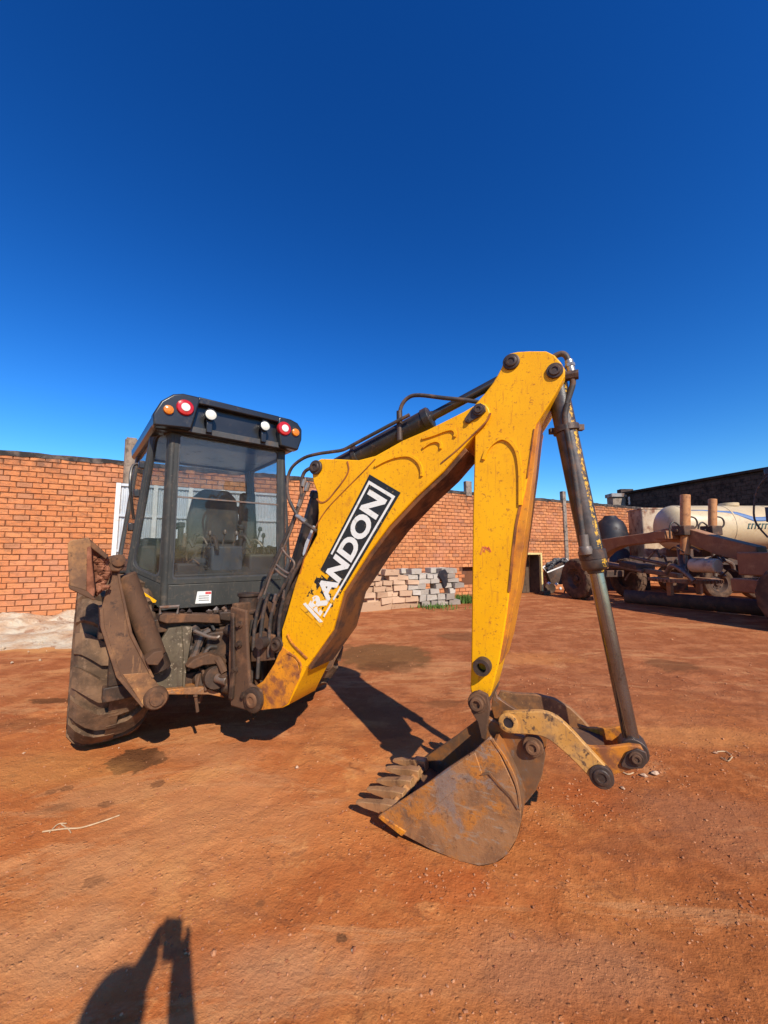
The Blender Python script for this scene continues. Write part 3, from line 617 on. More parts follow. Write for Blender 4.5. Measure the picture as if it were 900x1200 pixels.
for px, top, wd in ((550, 564, .26), (661, 576, .19)):
    u = WALL.uvw(WALL.px(px, 600))[0]; zt = WALL.px(px, top).z; m = MB()
    z0_ = 0 if px > 600 else WALL_H - .1; m.box(WALL.pt(u, (zt + z0_) / 2, -0.06 if px < 600 else -.02), (wd, .16, zt - z0_), axW)
    o = build(m, 'concrete_post', 'concrete', wall, bevel=0.012)
# cable strung along the wall
m = MB(); a, b = WALL.px(612, 632, 0.06), WALL.px(760, 630, 0.06)
m.tube([a.lerp(b, t / 12) - Vector((0, 0, 0.10 * math.sin(math.pi * t / 12))) for t in range(13)], 0.012, 6)
build(m, 'cable', 'wire', wall)
# wooden post beside the gate
u = WALL.uvw(WALL.px(153, 560))[0]; m = MB(); zt = WALL.px(153, 515, .2).z
m.tube([WALL.pt(u - .02, -0.1, .18), WALL.pt(u, 1.5, .18), WALL.pt(u + .02, 3.0, .18), WALL.pt(u, zt, .18)], [0.155, .15, .145, .14], 12)
m.box(WALL.pt(u, zt + .015, .18), (.2, .2, .03), axW)
tag(build(m, 'timber_post', 'wood_post', bevel=.01), 'thick weathered round post rising above the brick wall by the grey gate', 'post')

# grey sheet-metal gate standing before the wall, seen past and through the cab
gu0 = WALL.uvw(WALL.px(137, 600, .5))[0]; gu1 = WALL.uvw(WALL.px(330, 600, .5))[0]; gt = WALL.px(140, 566, .5).z
gate = thing('sheet_gate', WALL.pt((gu0 + gu1) / 2, 0, .5), 'pale grey sheet-metal gate with framed panels standing before the brick wall', 'gate')
npan = 5; pw = (gu1 - gu0) / npan
for i in range(npan + 1):
    m = MB(); m.box(WALL.pt(gu0 + i * pw, gt / 2, .5), (.09, .07, gt), axW); build(m, 'post', 'white_paint', gate, bevel=.006)
for z in (0.12, gt * .5, gt - .035, gt * 0.76):
    m = MB(); m.box(WALL.pt((gu0 + gu1) / 2, z, .49), (gu1 - gu0 - .09, .05, .06), axW); build(m, 'rail', 'grey_sheet', gate, bevel=.005)
for i in range(npan):
    m = MB(); k = 8
    pts = []
    for q in range(k * 4 + 1):
        uu = gu0 + i * pw + .045 + (pw - .09) * q / (k * 4); ww = .45 + (0.018 if q % 4 in (1, 2) else 0); pts.append((uu, ww))
    vs = []; fs = []
    for (uu, ww) in pts: vs += [WALL.pt(uu, 0.02, ww), WALL.pt(uu, gt - .01, ww)]
    for q in range(len(pts) - 1): fs.append((2 * q, 2 * q + 2, 2 * q + 3, 2 * q + 1))
    m.add(vs, fs); o = build(m, 'panel', 'grey_sheet', gate, smooth=0); sm = o.modifiers.new('solid', 'SOLIDIFY'); sm.thickness = 0.003

# ------------------------------------------------------------------ dark building behind, low roof at the corner
DK = Plane((14.4, 22.0), (1.6, -6.0)); DK.n = Vector((-DK.u.y, DK.u.x, 0)) * (1 if (-DK.u.y) < 0 else -1)
dark = thing('dark_building', DK.pt(4, 0, -2), 'tall soot-dark brick building wall in shade beyond the tanker', 'building')
m = MB(); H0 = 5.05
e0, e1 = -1.0, 14.0
m.box(DK.pt((e0 + e1) / 2, H0 / 2 - .1, -1.5), (e1 - e0, 2.96, H0 - .1), (DK.u, DK.n, DK.v)); build(m, 'wall', 'soot_mortar', dark, smooth=0)
def dk_bricks(z0, z1, ulo, uhi):
    out = []
    r = 0; z = z0
    while z < z1 - .1:
        u = ulo + (0.2 if r % 2 else 0)
        while u < uhi: out.append((u, z + .095)); u += 0.40
        z += 0.20; r += 1
    return out
db = dk_bricks(2.6, H0 - .2, -0.8, 9.0)
proto = None
near = sorted(db, key=lambda a: (DK.pt(a[0], a[1]) - CAM).length)
k = 0
for (u, z) in near:
    p = DK.pt(u, z, -0.02)
    x, y = screen(p)
    if not (735 < x < 915): continue
    k += 1
    if k > 260: break
    if proto is None:
        mm = MB(); mm.box((0, 0, 0), (.385, .05, .185), (DK.u, DK.n, DK.v)); proto = build(mm, 'brick', 'soot_brick', dark, smooth=0); o = proto; WLOC_ = WLOC[dark.name]
    else:
        o = bpy.data.objects.new('brick', proto.data); col.objects.link(o); o.parent = dark
    o.location = p + DK.n * (0.012 * noise.noise((u * 9, z * 9, 0))) - WLOC[dark.name]
m = MB(); m.box(DK.pt((e0 + e1) / 2, H0 - .13 + .06, -1.45), (e1 - e0 + .1, 3.1, .12), (DK.u, DK.n, DK.v)); build(m, 'coping', 'soot_mortar', dark, bevel=.02)
# small outbuilding top behind the wall's corner
hb = thing('outbuilding', at_y(731, 700, 22.5).xy.to_3d(), 'small grey outbuilding roof peeping over the brick wall corner', 'building')
def ybox(m, x0, x1, y0, y1, Y, dp): 
    a = at_y(x0, y1, Y); b = at_y(x1, y0, Y); m.box(((a.x + b.x) / 2, Y + dp / 2, (a.z + b.z) / 2), (abs(b.x - a.x), dp, abs(b.z - a.z)))
m = MB(); a = at_y(718, 582, 22.5); b = at_y(743, 582, 22.5); m.box(((a.x + b.x) / 2, 22.8, a.z / 2), (b.x - a.x, .6, a.z)); build(m, 'wall', 'concrete', hb)
m = MB(); ybox(m, 717, 745, 578, 582, 22.4, 0.7); build(m, 'roof', 'roof_tin', hb)
m = MB(); ybox(m, 728, 742, 573, 578, 22.6, 0.4); build(m, 'chimney', 'soot_brick', hb)
m = MB(); ybox(m, 738, 741, 582, 591, 22.2, 0.2); build(m, 'pillar', 'white_paint', hb)

# ------------------------------------------------------------------ backhoe loader
AL = R(26); HEAD = R(39)
g = ground(568, 1018); away = Vector((math.sin(AL), math.cos(AL), 0))
ARM = Plane((g + away * 0.31).xy, (math.cos(AL), -math.sin(AL)))       # the vertical plane the digging arm works in
axd = Vector((math.cos(HEAD), math.sin(HEAD), 0)); fwd = Vector((-math.sin(HEAD), math.cos(HEAD), 0))
tyre_c = ground(122, 860); AXLE = tyre_c + axd * 0.87; AXLE.z = 0                # midpoint of the rear axle on the ground
def MP(u, e, z): return AXLE + axd * u + fwd * e + Vector((0, 0, z))     # machine space: u to its right, e forward, z up
REAR = Plane((AXLE - fwd * 0.74).xy, axd.xy)                              # rear frame plane
CABR = Plane((AXLE - fwd * 0.35).xy, axd.xy)                              # cab rear face plane
axM = (axd, fwd, Vector((0, 0, 1)))
bh = thing('backhoe_loader', AXLE, 'yellow and black backhoe loader with its digging arm folded and bucket resting on the earth', 'backhoe loader')
Z3 = (320, 400, 2.5); Z4 = (280, 640, 3.0); Z7 = (540, 400, 3.75); Z5 = (400, 760, 2.3684); Z2 = (60, 620, 2.8125); ZH = (300, 520, 6.0); ZD = (340, 540, 6.0); Z1 = (60, 440, 2.8125)
def zp(z, a, b): return (z[0] + a / z[2], z[1] + b / z[2])
def pin_boss(parent, px, py, rpx, w, out=0.03, mat='pin', name='pin', hollow=False, plane=None):
    P = plane or ARM; c = P.px(px, py, w); r = rpx * (c - CAM).dot(FWD) / F_PX; m = MB()
    if hollow: prof = [(r, -.03), (r, out * .8), (r * .92, out), (r * .55, out), (r * .52, out * .6), (r * .5, -.02), (0, -.02)]
    else: prof = [(r, -.02), (r, out * .5), (r * .93, out * .62), (r * .72, out * .62), (r * .68, out * .9), (r * .62, out), (r * .4, out), (r * .36, out * .75), (r * .18, out * .75), (0, out * .8)]
    m.lathe(prof, c, P.n, 24); return build(m, name, mat, parent)

# boom -----------------------------------------------------------------
BW = 0.155
top = [zp(Z3, *p) for p in ((632, 196), (622, 183), (605, 178), (560, 205), (450, 260), (380, 290), (300, 335), (250, 348), (190, 345), (140, 344))]
left = [(370, 541), (365, 550), (367, 565), (372, 578), (373, 600), (371, 627), (355, 657), (345, 687), (336, 719), (330, 738), (330, 757), (322, 778), (309, 798), (297, 806)]
low = [(286, 812), (286, 828), (297, 834), (305, 832), (330, 830), (338, 826), (347, 807), (360, 781), (390, 738), (402, 694), (432, 648), (456, 616), (488, 582), (520, 552), (544, 524), (562, 502), (575, 486)]
bpoly = ARM.poly(top + left + low, BW)
m = MB(); m.prism(bpoly, ARM.n * (-2 * BW)); boom = build(m, 'boom', 'yellow', bh, bevel=0.007)
# dirty lower end of the boom
m = MB(); m.prism(ARM.poly([(331, 757), (322, 778), (309, 798), (298, 805), (287, 813), (287, 828), (297, 833), (330, 829), (338, 824), (346, 805), (352, 793), (349, 776), (341, 765)], BW), ARM.n * 0.006)
build(m, 'reinforcing_plate', 'yellow_dirty', boom, bevel=.002)
for pts, wd in (([(300, 366), (330, 350), (365, 338), (400, 336), (425, 352), (436, 375), (436, 395)], .018), ([(438, 285), (470, 275), (505, 262), (525, 259), (535, 268), (533, 280)], .018), ([(440, 312), (460, 298), (480, 293), (492, 300), (492, 315)], .016),
                ([(492, 358), (540, 318), (590, 270), (625, 235), (637, 210)], .010), ([(300, 345), (262, 385), (215, 432), (160, 490), (125, 545), (100, 610), (80, 680)], .007), ([(218, 352), (222, 375), (212, 400), (182, 440), (160, 465), (142, 472), (128, 462)], .011)):
    m = MB(); m.strip(curve(ARM.poly(pts, BW, Z3), 5), wd, 0.012 if wd > .012 else .005, ARM.n); build(m, 'weld_ridge', 'groove' if wd < .012 else 'yellow', boom)
for pts in ([(170, 310), (190, 345), (240, 395)], [(170, 375), (200, 390), (218, 420), (212, 450)]):
    m = MB(); m.strip(curve(ARM.poly(pts, BW + .006, Z4), 5), .010, 0.006, ARM.n); build(m, 'weld_ridge', 'yellow_dirty', boom)
# bottom flange of the boom (proud strip along its lower edge, shade and grime put into its brown)
m = MB(); fl = [(360, 781), (390, 738), (402, 694), (432, 648), (456, 616), (488, 582), (520, 552), (544, 524)]
fp = ARM.poly(fl, BW - .02); fp2 = [ARM.px(a + 4, b + 4, BW - .02) for a, b in fl]
m.prism(fp + fp2[::-1], ARM.n * (-2 * BW + .04)); build(m, 'bottom_plate', 'boom_under', boom, bevel=.003)
pin_boss(boom, *zp(Z3, 127, 370), 8.5, BW, .03); pin_boss(boom, 327, 755, 9, BW - .02, .05, 'mud_dark'); pin_boss(boom, 297, 820, 11, BW + .01, .035, 'mud_dark')
# hinge pin with its keeper plate
m = MB(); m.prism(ARM.poly([(608, 182), (622, 190), (624, 206), (612, 218), (580, 236), (565, 240), (562, 228), (585, 196)], BW, Z3), ARM.n * 0.012); kp = build(m, 'keeper_plate', 'pin', boom, bevel=.002)
pin_boss(boom, *zp(Z3, 603, 201), 7, BW + .012, .022); pin_boss(boom, *zp(Z3, 572, 233), 2.6, BW + .012, .012)
# lettered decal on the boom's side
DC = [(433.3, 556), (469.7, 577.5), (376, 735), (352.5, 712.5)]           # far left, far right, near right, near left corners
q3 = [ARM.px(a, b, BW) for a, b in DC]
def dec(s, t, h=0.0):                                                     # s along the word from its first letter, t up across it
    a = q3[2].lerp(q3[1], s); b = q3[3].lerp(q3[0], s); return a.lerp(b, t) + ARM.n * h
def patch(parent, name, mat, pts, h0, h1, peel):
    m = MB(); m.prism([dec(s, t, h0) for s, t in pts], ARM.n * (h1 - h0)); o = build(m, name, mat, parent, smooth=0)
    at = o.data.attributes.new('peel', 'FLOAT', 'POINT'); c = WLOC[o.name]
    L0 = (q3[2] + q3[3]) / 2; L1 = (q3[0] + q3[1]) / 2; d = (L1 - L0)
    for i, v in enumerate(o.data.vertices):
        s = (v.co + c - L0).dot(d) / d.length_squared; at.data[i].value = peel(s)
    return o
peel = lambda s: max(0.0, min(1.0, (0.52 - s) / 0.45))
rag = random.Random(5)
N = 14
gridm = MB(); vs = []; fs = []
NS, NTT = 40, 8
for i in range(NS + 1):
    for j in range(NTT + 1): vs.append(dec(i / NS, j / NTT, 0.0035))
for i in range(NS):
    for j in range(NTT):
        s, t = (i + .5) / NS, (j + .5) / NTT
        if s < 0.46 and (noise.noise((s * 16, t * 5, 2.2)) > 0.18 + 0.5 * s and (t < .2 or t > .62 or s < .12)): continue
        a = i * (NTT + 1) + j; fs.append((a, a + 1, a + NTT + 2, a + NTT + 1))
gridm.add(vs, fs); decal = build(gridm, 'decal', 'decal', boom, smooth=0); facing(decal, ARM.n)
at = decal.data.attributes.new('peel', 'FLOAT', 'POINT')
for i in range(len(vs)): at.data[i].value = peel((i // (NTT + 1)) / NS)
sm = decal.modifiers.new('solid', 'SOLIDIFY'); sm.thickness = .0015
# white border, broken where it has peeled
for pts in ([(.43, .87), (.965, .87), (.965, .93), (.43, .93)], [(.20, .07), (.965, .07), (.965, .13), (.20, .13)], [(.945, .13), (.965, .13), (.965, .87), (.945, .87)], [(.02, .12), (.04, .02), (.055, .92), (.035, .98)], [(.07, .06), (.17, .06), (.17, .12), (.07, .12)]):
    patch(boom, 'decal_border', 'decal_white', pts, .0045, .0058, lambda s: peel(s) * .6)
tc = bpy.data.curves.new('t', 'FONT'); tc.body = 'RANDON'; tc.size = 1; tc.offset = 0.04; tc.resolution_u = 4; tc.space_character = 1.02
to = bpy.data.objects.new('t', tc); col.objects.link(to); bpy.context.view_layer.update()
tm = bpy.data.meshes.new_from_object(to.evaluated_get(bpy.context.evaluated_depsgraph_get())); bpy.data.objects.remove(to)
# split lettering into letters by connected pieces, each its own raised film
bmx = bmesh.new(); bmx.from_mesh(tm); bmesh.ops.remove_doubles(bmx, verts=bmx.verts, dist=1e-5)
xs = [v.co.x for v in bmx.verts]; ys = [v.co.y for v in bmx.verts]; x0, x1, y0, y1 = min(xs), max(xs), min(ys), max(ys)
seen = set(); letters = []
for v in bmx.verts:
    if v in seen: continue
    st = [v]; comp = []; seen.add(v)
    while st:
        a = st.pop(); comp.append(a)
        for e in a.link_edges:
            b = e.other_vert(a)
            if b not in seen: seen.add(b); st.append(b)
    letters.append(comp)
letters.sort(key=lambda c: min(v.co.x for v in c))
for comp in letters:
    cs = set(comp); idx = {v: i for i, v in enumerate(comp)}
    vs = [dec(.055 + .865 * (v.co.x - x0) / (x1 - x0), .20 + .60 * (v.co.y - y0) / (y1 - y0), .0048) for v in comp]
    fs = [tuple(idx[v] for v in f.verts) for f in bmx.faces if f.verts[0] in cs]
    m = MB(); m.add(vs, fs); o = build(m, 'letter', 'decal_white', boom, smooth=0); facing(o, ARM.n)
    at = o.data.attributes.new('peel', 'FLOAT', 'POINT')
    for i, v in enumerate(comp): at.data[i].value = peel((v.co.x - x0) / (x1 - x0) + .12)
    sm = o.modifiers.new('solid', 'SOLIDIFY'); sm.thickness = .0012
bmx.free()

# dipper (stick) -------------------------------------------------------
DW = 0.135
dp = [zp(Z7, *p) for p in ((215, 52), (250, 45), (300, 42), (375, 42), (412, 60), (440, 92), (458, 122), (457, 152), (440, 185), (420, 225), (385, 282), (345, 345), (330, 365), (318, 420), (300, 560), (285, 650), (262, 740), (240, 870), (225, 980), (215, 1080))] + [(594, 720), (589, 752), (585, 775), (579, 800), (575, 815), (565, 826), (554, 822), (551, 806), (552, 780), (553, 700), (554, 600), (556, 530), (556, 500), (553, 490), (553, 478)] + [zp(Z7, *p) for p in ((75, 262), (105, 228), (135, 190), (160, 150), (180, 112), (192, 76))]
m = MB(); m.prism(ARM.poly(dp, DW), ARM.n * (-2 * DW)); dip = build(m, 'dipper', 'yellow', bh, bevel=.007)
# front cover plate of the stick, a wider rusty orange flange on its outer edge
e1 = [zp(Z7, *p) for p in ((340, 352), (328, 372), (318, 420), (300, 560), (285, 650), (262, 740), (240, 870), (225, 980), (215, 1080))] + [(594, 720), (589, 752), (585, 775)]
e2 = [zp(Z7, *p) for p in ((348, 352), (342, 376), (334, 440), (320, 560), (308, 650), (297, 740), (277, 880), (263, 980), (250, 1080))] + [(600, 720), (594, 752), (587, 778)]
P1 = ARM.poly([(a - 3, b) for a, b in e1], DW - .012); P2 = ARM.poly(e2, DW - .012)
m = MB(); m.prism(P1 + P2[::-1], ARM.n * (-2 * DW - .03)); build(m, 'edge_flange', 'orange_edge', dip, bevel=.003)
for pts, wd, mt in (([(100, 520), (115, 480), (145, 445), (180, 428), (215, 440), (245, 480), (258, 540), (262, 620), (262, 720)], .022, 'yellow'), ([(262, 720), (245, 800), (232, 900), (222, 1000), (212, 1100)], .014, 'groove'), ([(322, 385), (310, 470), (292, 600)], .006, 'groove')):
    m = MB(); m.strip(curve(ARM.poly(pts, DW, Z7), 5), wd, .012 if mt == 'yellow' else .005, ARM.n); build(m, 'weld_ridge', mt, dip)
pin_boss(dip, *zp(Z7, 222, 92), 9.5, DW, .022); pin_boss(dip, *zp(Z7, 413, 131), 9.3, DW, .022)
pin_boss(dip, 566.5, 779.5, 10, DW, .06, 'pin', 'boss', hollow=True); pin_boss(dip, *zp(Z5, 380, 147), 11, DW + .02, .055, 'mud_steel', 'pin')
m = MB(); pt_ = ARM.px(*zp(Z5, 380, 147), DW + .02); m.cyl(pt_, pt_ - ARM.n * (2 * DW + .1), .05); build(m, 'pin_tube', 'mud_steel', dip)
m = MB(); a = ARM.px(568.5, 645.5, DW)
for k in range(3): m.strip([ARM.px(563 + k * 4, 650 - 3 * k, DW), ARM.px(566 + k * 3, 641, DW), ARM.px(573 + k, 645 + k, DW)], .012, .0015, ARM.n)
build(m, 'paint_mark', 'red_mark', dip, smooth=0)

# hydraulic rams --------------------------------------------------------
def mid(px, py, w, to=0.0): return ARM.px(px, py, w) + ARM.n * (to - w)
def ram(parent_thing, name, a, b, split, rb, rr, mat_b, mat_r, w=0.0, eyes=True):
    A = mid(*a, w); B = mid(*b, w); d = (B - A); S = A.lerp(B, split); m = MB()
    m.cyl(A + d.normalized() * .03, S, rb, seg=28); o = build(m, name, mat_b, parent_thing, bevel=.004)
    m = MB(); m.lathe([(rb * 1.0, 0), (rb * 1.12, .004), (rb * 1.12, .045), (rb * .98, .055), (rr * 1.2, .06), (rr * 1.1, .075), (0, .075)], S - d.normalized() * .01, d, 28); build(m, 'gland', mat_b, o)
    m = MB(); m.cyl(S, B, rr, seg=24); build(m, 'rod', mat_r, o)
    if eyes:
        for P in (A, B):
            m = MB(); m.cyl(P + ARM.n * .05, P - ARM.n * .05, max(rr * 1.7, .05), seg=20); build(m, 'eye', mat_b if P is A else 'pin', o, bevel=.004)
    return o
# dipper ram along the top of the boom
dr = ram(bh, 'dipper_ram', (*zp(Z3, 127, 370), BW), (*zp(Z7, 222, 92), DW), 0.57, .066, .030, 'black_paint', 'rod_dark')
# boom lift ram beside the boom
br = ram(bh, 'boom_ram', (312, 752, .13), (*zp(Z3, 127, 370), BW), 0.84, .078, .034, 'black_paint', 'rod_dark', w=0.0)
# bucket ram hanging down from the head of the dipper
kr = ram(bh, 'bucket_ram', (*zp(Z7, 413, 131), DW), (*zp(Z5, 818, 304), .12), 0.53, .056, .036, 'barrel_spatter', 'rod', w=0.02)
A = mid(*zp(Z7, 413, 131), DW, .02); B = mid(*zp(Z5, 818, 304), .12, .02); d = (B - A).normalized(); S = A.lerp(B, .145)
m = MB(); m.lathe([(.055, 0), (.068, .003), (.068, .035), (.055, .038)], S, d, 28); m.box(S + d * .018 + ARM.u * .07, (.03, .03, .03)); m.box(S + d * .018 - ARM.u * .07, (.03, .03, .03)); build(m, 'clamp', 'pin', kr)
S2 = A.lerp(B, .50); m = MB(); m.lathe([(.058, 0), (.066, .004), (.066, .05), (.056, .056)], S2, d, 28); build(m, 'gland_collar', 'pin', kr)
m = MB(); hp = ARM.poly([(470, 275), (462, 300), (458, 345), (475, 440), (495, 560), (512, 680), (528, 800), (540, 880), (552, 905)], .075, Z7); m.tube(curve(hp, 4), .015, 10); build(m, 'steel_line', 'hose', kr)
m = MB(); hp = ARM.poly([(400, 75), (420, 62), (445, 55), (465, 68), (478, 105), (487, 150), (492, 185), (478, 235), (462, 280), (456, 320)], .06, Z7); m.tube(curve(hp, 5), .016, 12); build(m, 'hose', 'hose', kr)
m = MB(); a, b = ARM.px(*zp(Z7, 474, 85), .06), ARM.px(*zp(Z7, 486, 135), .06); m.cyl(a, b, .021, seg=12); m.cyl(a.lerp(b, .3), a.lerp(b, .55), .026, seg=6); build(m, 'hose_fitting', 'fitting', kr)
m = MB(); c_ = ARM.px(*zp(Z7, 490, 150), .06); m.cyl(c_ - ARM.u * .05, c_ + ARM.u * .03, .028, seg=8); build(m, 'banjo_block', 'pin', kr)
m = MB(); a, b = ARM.px(*zp(Z7, 540, 850), .075), ARM.px(*zp(Z7, 548, 920), .075); m.cyl(a, b, .022, seg=10); m.lathe([(0, -.03), (.03, -.02), (.034, 0), (.03, .02), (0, .03)], b, d, 12); build(m, 'hose_fitting', 'pipe', kr)

# hoses of the arm
def hose(parent, z, pts, r, w, mat='hose', name='hose', n=5):
    if isinstance(w, (int, float)): w = [w] * len(pts)
    P = [ARM.px(*zp(z, *p), ww) for p, ww in zip(pts, w)]; m = MB(); m.tube(curve(P, n), r, 10); return build(m, name, mat, parent)
hose(dr, Z3, [(600, 178), (560, 172), (500, 166), (430, 158), (398, 164), (376, 190), (370, 235), (374, 288)], .013, .06)
hose(dr, Z3, [(400, 215), (360, 236), (300, 268), (240, 300), (205, 318), (170, 324), (130, 330), (90, 342), (55, 370), (42, 410), (46, 460), (75, 515), (105, 540), (128, 556)], .012, [.1] * 10 + [.16] * 4)
m = MB(); a, b = ARM.px(*zp(ZH, 285, 505), .16), ARM.px(*zp(ZH, 350, 552), .16); m.cyl(a, b, .016, seg=10); m.cyl(a.lerp(b, .65), a.lerp(b, .95), .021, seg=6); build(m, 'hose_fitting', 'fitting', dr)
m = MB(); a, b = ARM.px(*zp(Z3, 500, 178), .06), ARM.px(*zp(Z3, 376, 270), .06); m.cyl(ARM.px(*zp(Z3, 370, 205), .06), ARM.px(*zp(Z3, 371, 290), .06), .02, seg=10); build(m, 'hose_fitting', 'pin', dr)
m = MB(); Sa, Sb = mid(*zp(Z3, 127, 370), BW), mid(*zp(Z7, 222, 92), DW); S = Sa.lerp(Sb, .17); d = (Sb - Sa).normalized(); m.lathe([(.066, 0), (.078, .004), (.078, .03), (.066, .034)], S, d, 24); build(m, 'clamp', 'black_paint', dr)
for pts, r, mt in (([(385, 170), (345, 195), (325, 240), (318, 300), (318, 360), (300, 430), (262, 540), (215, 640), (160, 770), (110, 880), (60, 1000), (20, 1090)], .013, 'hose'),
                   ([(345, 240), (352, 300), (330, 380), (300, 460), (262, 560), (205, 655), (178, 715), (210, 775), (262, 825), (268, 860), (240, 910), (190, 890), (140, 848)], .0085, 'pipe'),
                   ([(375, 270), (350, 330), (322, 400), (290, 490), (250, 600), (200, 720), (150, 830), (100, 940), (60, 1060)], .0085, 'pipe'),
                   ([(330, 800), (285, 880), (240, 970), (210, 1050), (180, 1150), (165, 1240), (160, 1400), (158, 1560)], .014, 'hose'),
                   ([(262, 880), (225, 950), (180, 1030), (140, 1100), (110, 1200), (95, 1320), (90, 1500)], .014, 'hose'),
                   ([(135, 880), (180, 920), (235, 945), (262, 930)], .0085, 'pipe'),
                   ([(40, 1080), (10, 1180), (-10, 1300), (-20, 1450)], .014, 'hose'), ([(90, 1050), (60, 1150), (40, 1280), (20, 1500), (10, 1650)], .014, 'hose')):
    hose(br, ZH, pts, r, .13, mt, 'hose' if mt == 'hose' else 'steel_line')
for p, q in (((318, 395), (300, 440)), ((370, 275), (350, 330)), ((345, 250), (330, 300)), ((208, 1030), (196, 1085)), ((145, 1060), (130, 1110))):
    m = MB(); a, b = ARM.px(*zp(ZH, *p), .13), ARM.px(*zp(ZH, *q), .13); m.cyl(a, b, .017, seg=8); build(m, 'hose_fitting', 'fitting' if q[1] < 600 else 'pipe', br)
m = MB(); m.prism(ARM.poly([(400, 575), (412, 580), (408, 620), (352, 760), (330, 790), (328, 770), (345, 700)], .12, ZH), ARM.n * -.01); build(m, 'guard_strip', 'grey_sheet', br)

# bucket ---------------------------------------------------------------
KW = 0.31
side_px = [(444, 956), (470, 977), (505, 996), (539, 1010), (562, 1015), (580, 1012), (594, 1002), (605, 984), (611, 962), (611, 945), (603, 922), (592, 898), (580, 872), (574, 863), (556, 880), (527, 899), (497, 921)]
side = [ARM.px(a, b, KW) for a, b in side_px]
bk = MB(); bk.prism(side, ARM.n * -0.022)
bucket = build(bk, 'bucket', 'bucket_side', bh, bevel=.004)
m = MB(); m.prism([p - ARM.n * (2 * KW - .022) for p in side], ARM.n * -0.022); build(m, 'side_plate', 'bucket', bucket, bevel=.004)
# shell: sweeps along the rim from the lip round the back to the hinge
rim = curve(side[0:13], 4); nr = len(rim); vs = []; fs = []
cen = sum(side, Vector()) / len(side)
for p in rim: vs += [p - ARM.n * .004, p - ARM.n * (2 * KW - .004)]
inner = []
for i, p in enumerate(rim):
    t = (rim[min(i + 1, nr - 1)] - rim[max(i - 1, 0)]).normalized(); nn = t.cross(ARM.n); nn = nn if nn.dot(cen - p) > 0 else -nn
    q = p + nn * .018; inner += [q - ARM.n * .012, q - ARM.n * (2 * KW - .012)]
o_ = len(vs); vs += inner
for i in range(nr - 1):
    fs.append((2 * i, 2 * i + 2, 2 * i + 3, 2 * i + 1)); fs.append((o_ + 2 * i, o_ + 2 * i + 1, o_ + 2 * i + 3, o_ + 2 * i + 2))
fs += [(0, 1, o_ + 1, o_), (2 * nr - 2, o_ + 2 * nr - 2, o_ + 2 * nr - 1, 2 * nr - 1)]
m = MB(); m.add(vs, fs); build(m, 'shell', 'bucket', bucket)
# side cutter and rib on the near cheek
m = MB(); m.prism(ARM.poly([(105, 462), (112, 456), (230, 378), (372, 286), (392, 345), (300, 405), (180, 498), (165, 515)], KW, Z5), ARM.n * .010); build(m, 'side_cutter', 'bucket_side', bucket, bevel=.004)
m = MB(); m.strip(ARM.poly([(360, 290), (372, 320), (388, 348), (410, 345), (440, 380), (470, 410), (492, 445)], KW, Z5), .012, .006, ARM.n); build(m, 'weld_ridge', 'bucket', bucket)
m = MB(); m.prism(ARM.poly([(104, 466), (112, 460), (182, 505), (170, 518)], KW + .004, Z5), ARM.n * .012); build(m, 'lip_end', 'yellow_dirty', bucket, bevel=.003)
# hinge ears: two thick plates that rise from the back of the bucket to the pins
ear = [(392, 180), (398, 165), (405, 190), (440, 215), (480, 240), (540, 255), (563, 280), (566, 300), (558, 350), (540, 395), (512, 430), (497, 440), (485, 400), (450, 330), (420, 262), (395, 255), (386, 220)]
for w in (0.165, -0.135):
    m = MB(); q = [ARM.px(*zp(Z5, *p), .165) + ARM.n * (w - .165) for p in ear]; m.prism(q, ARM.n * -0.03); e = build(m, 'hinge_ear', 'bucket', bucket, bevel=.004)
m = MB(); q = ARM.poly([(355, 130), (380, 118), (405, 130), (412, 165), (400, 255), (388, 250), (378, 205), (360, 175)], .185, Z5); m.prism(q, ARM.n * -.03); build(m, 'hinge_bracket', 'mud_steel', bucket, bevel=.004)
pin_boss(bucket, *zp(Z5, 532, 268), 11.5, .165, .04, 'mud_steel'); 
# torque box between the ears and the rusty cross tube
m = MB(); a = ARM.px(*zp(Z5, 470, 320), .14); m.cyl(a, a - ARM.n * .27, .05, seg=16); build(m, 'cross_tube', 'mud_dark', bucket)
m = MB(); m.strip(curve(ARM.poly([(418, 250), (435, 275), (455, 305), (478, 350), (492, 400), (497, 445)], KW - .004, Z5), 4), .011, .008, ARM.n); build(m, 'wear_bar', 'bucket_side', bucket)
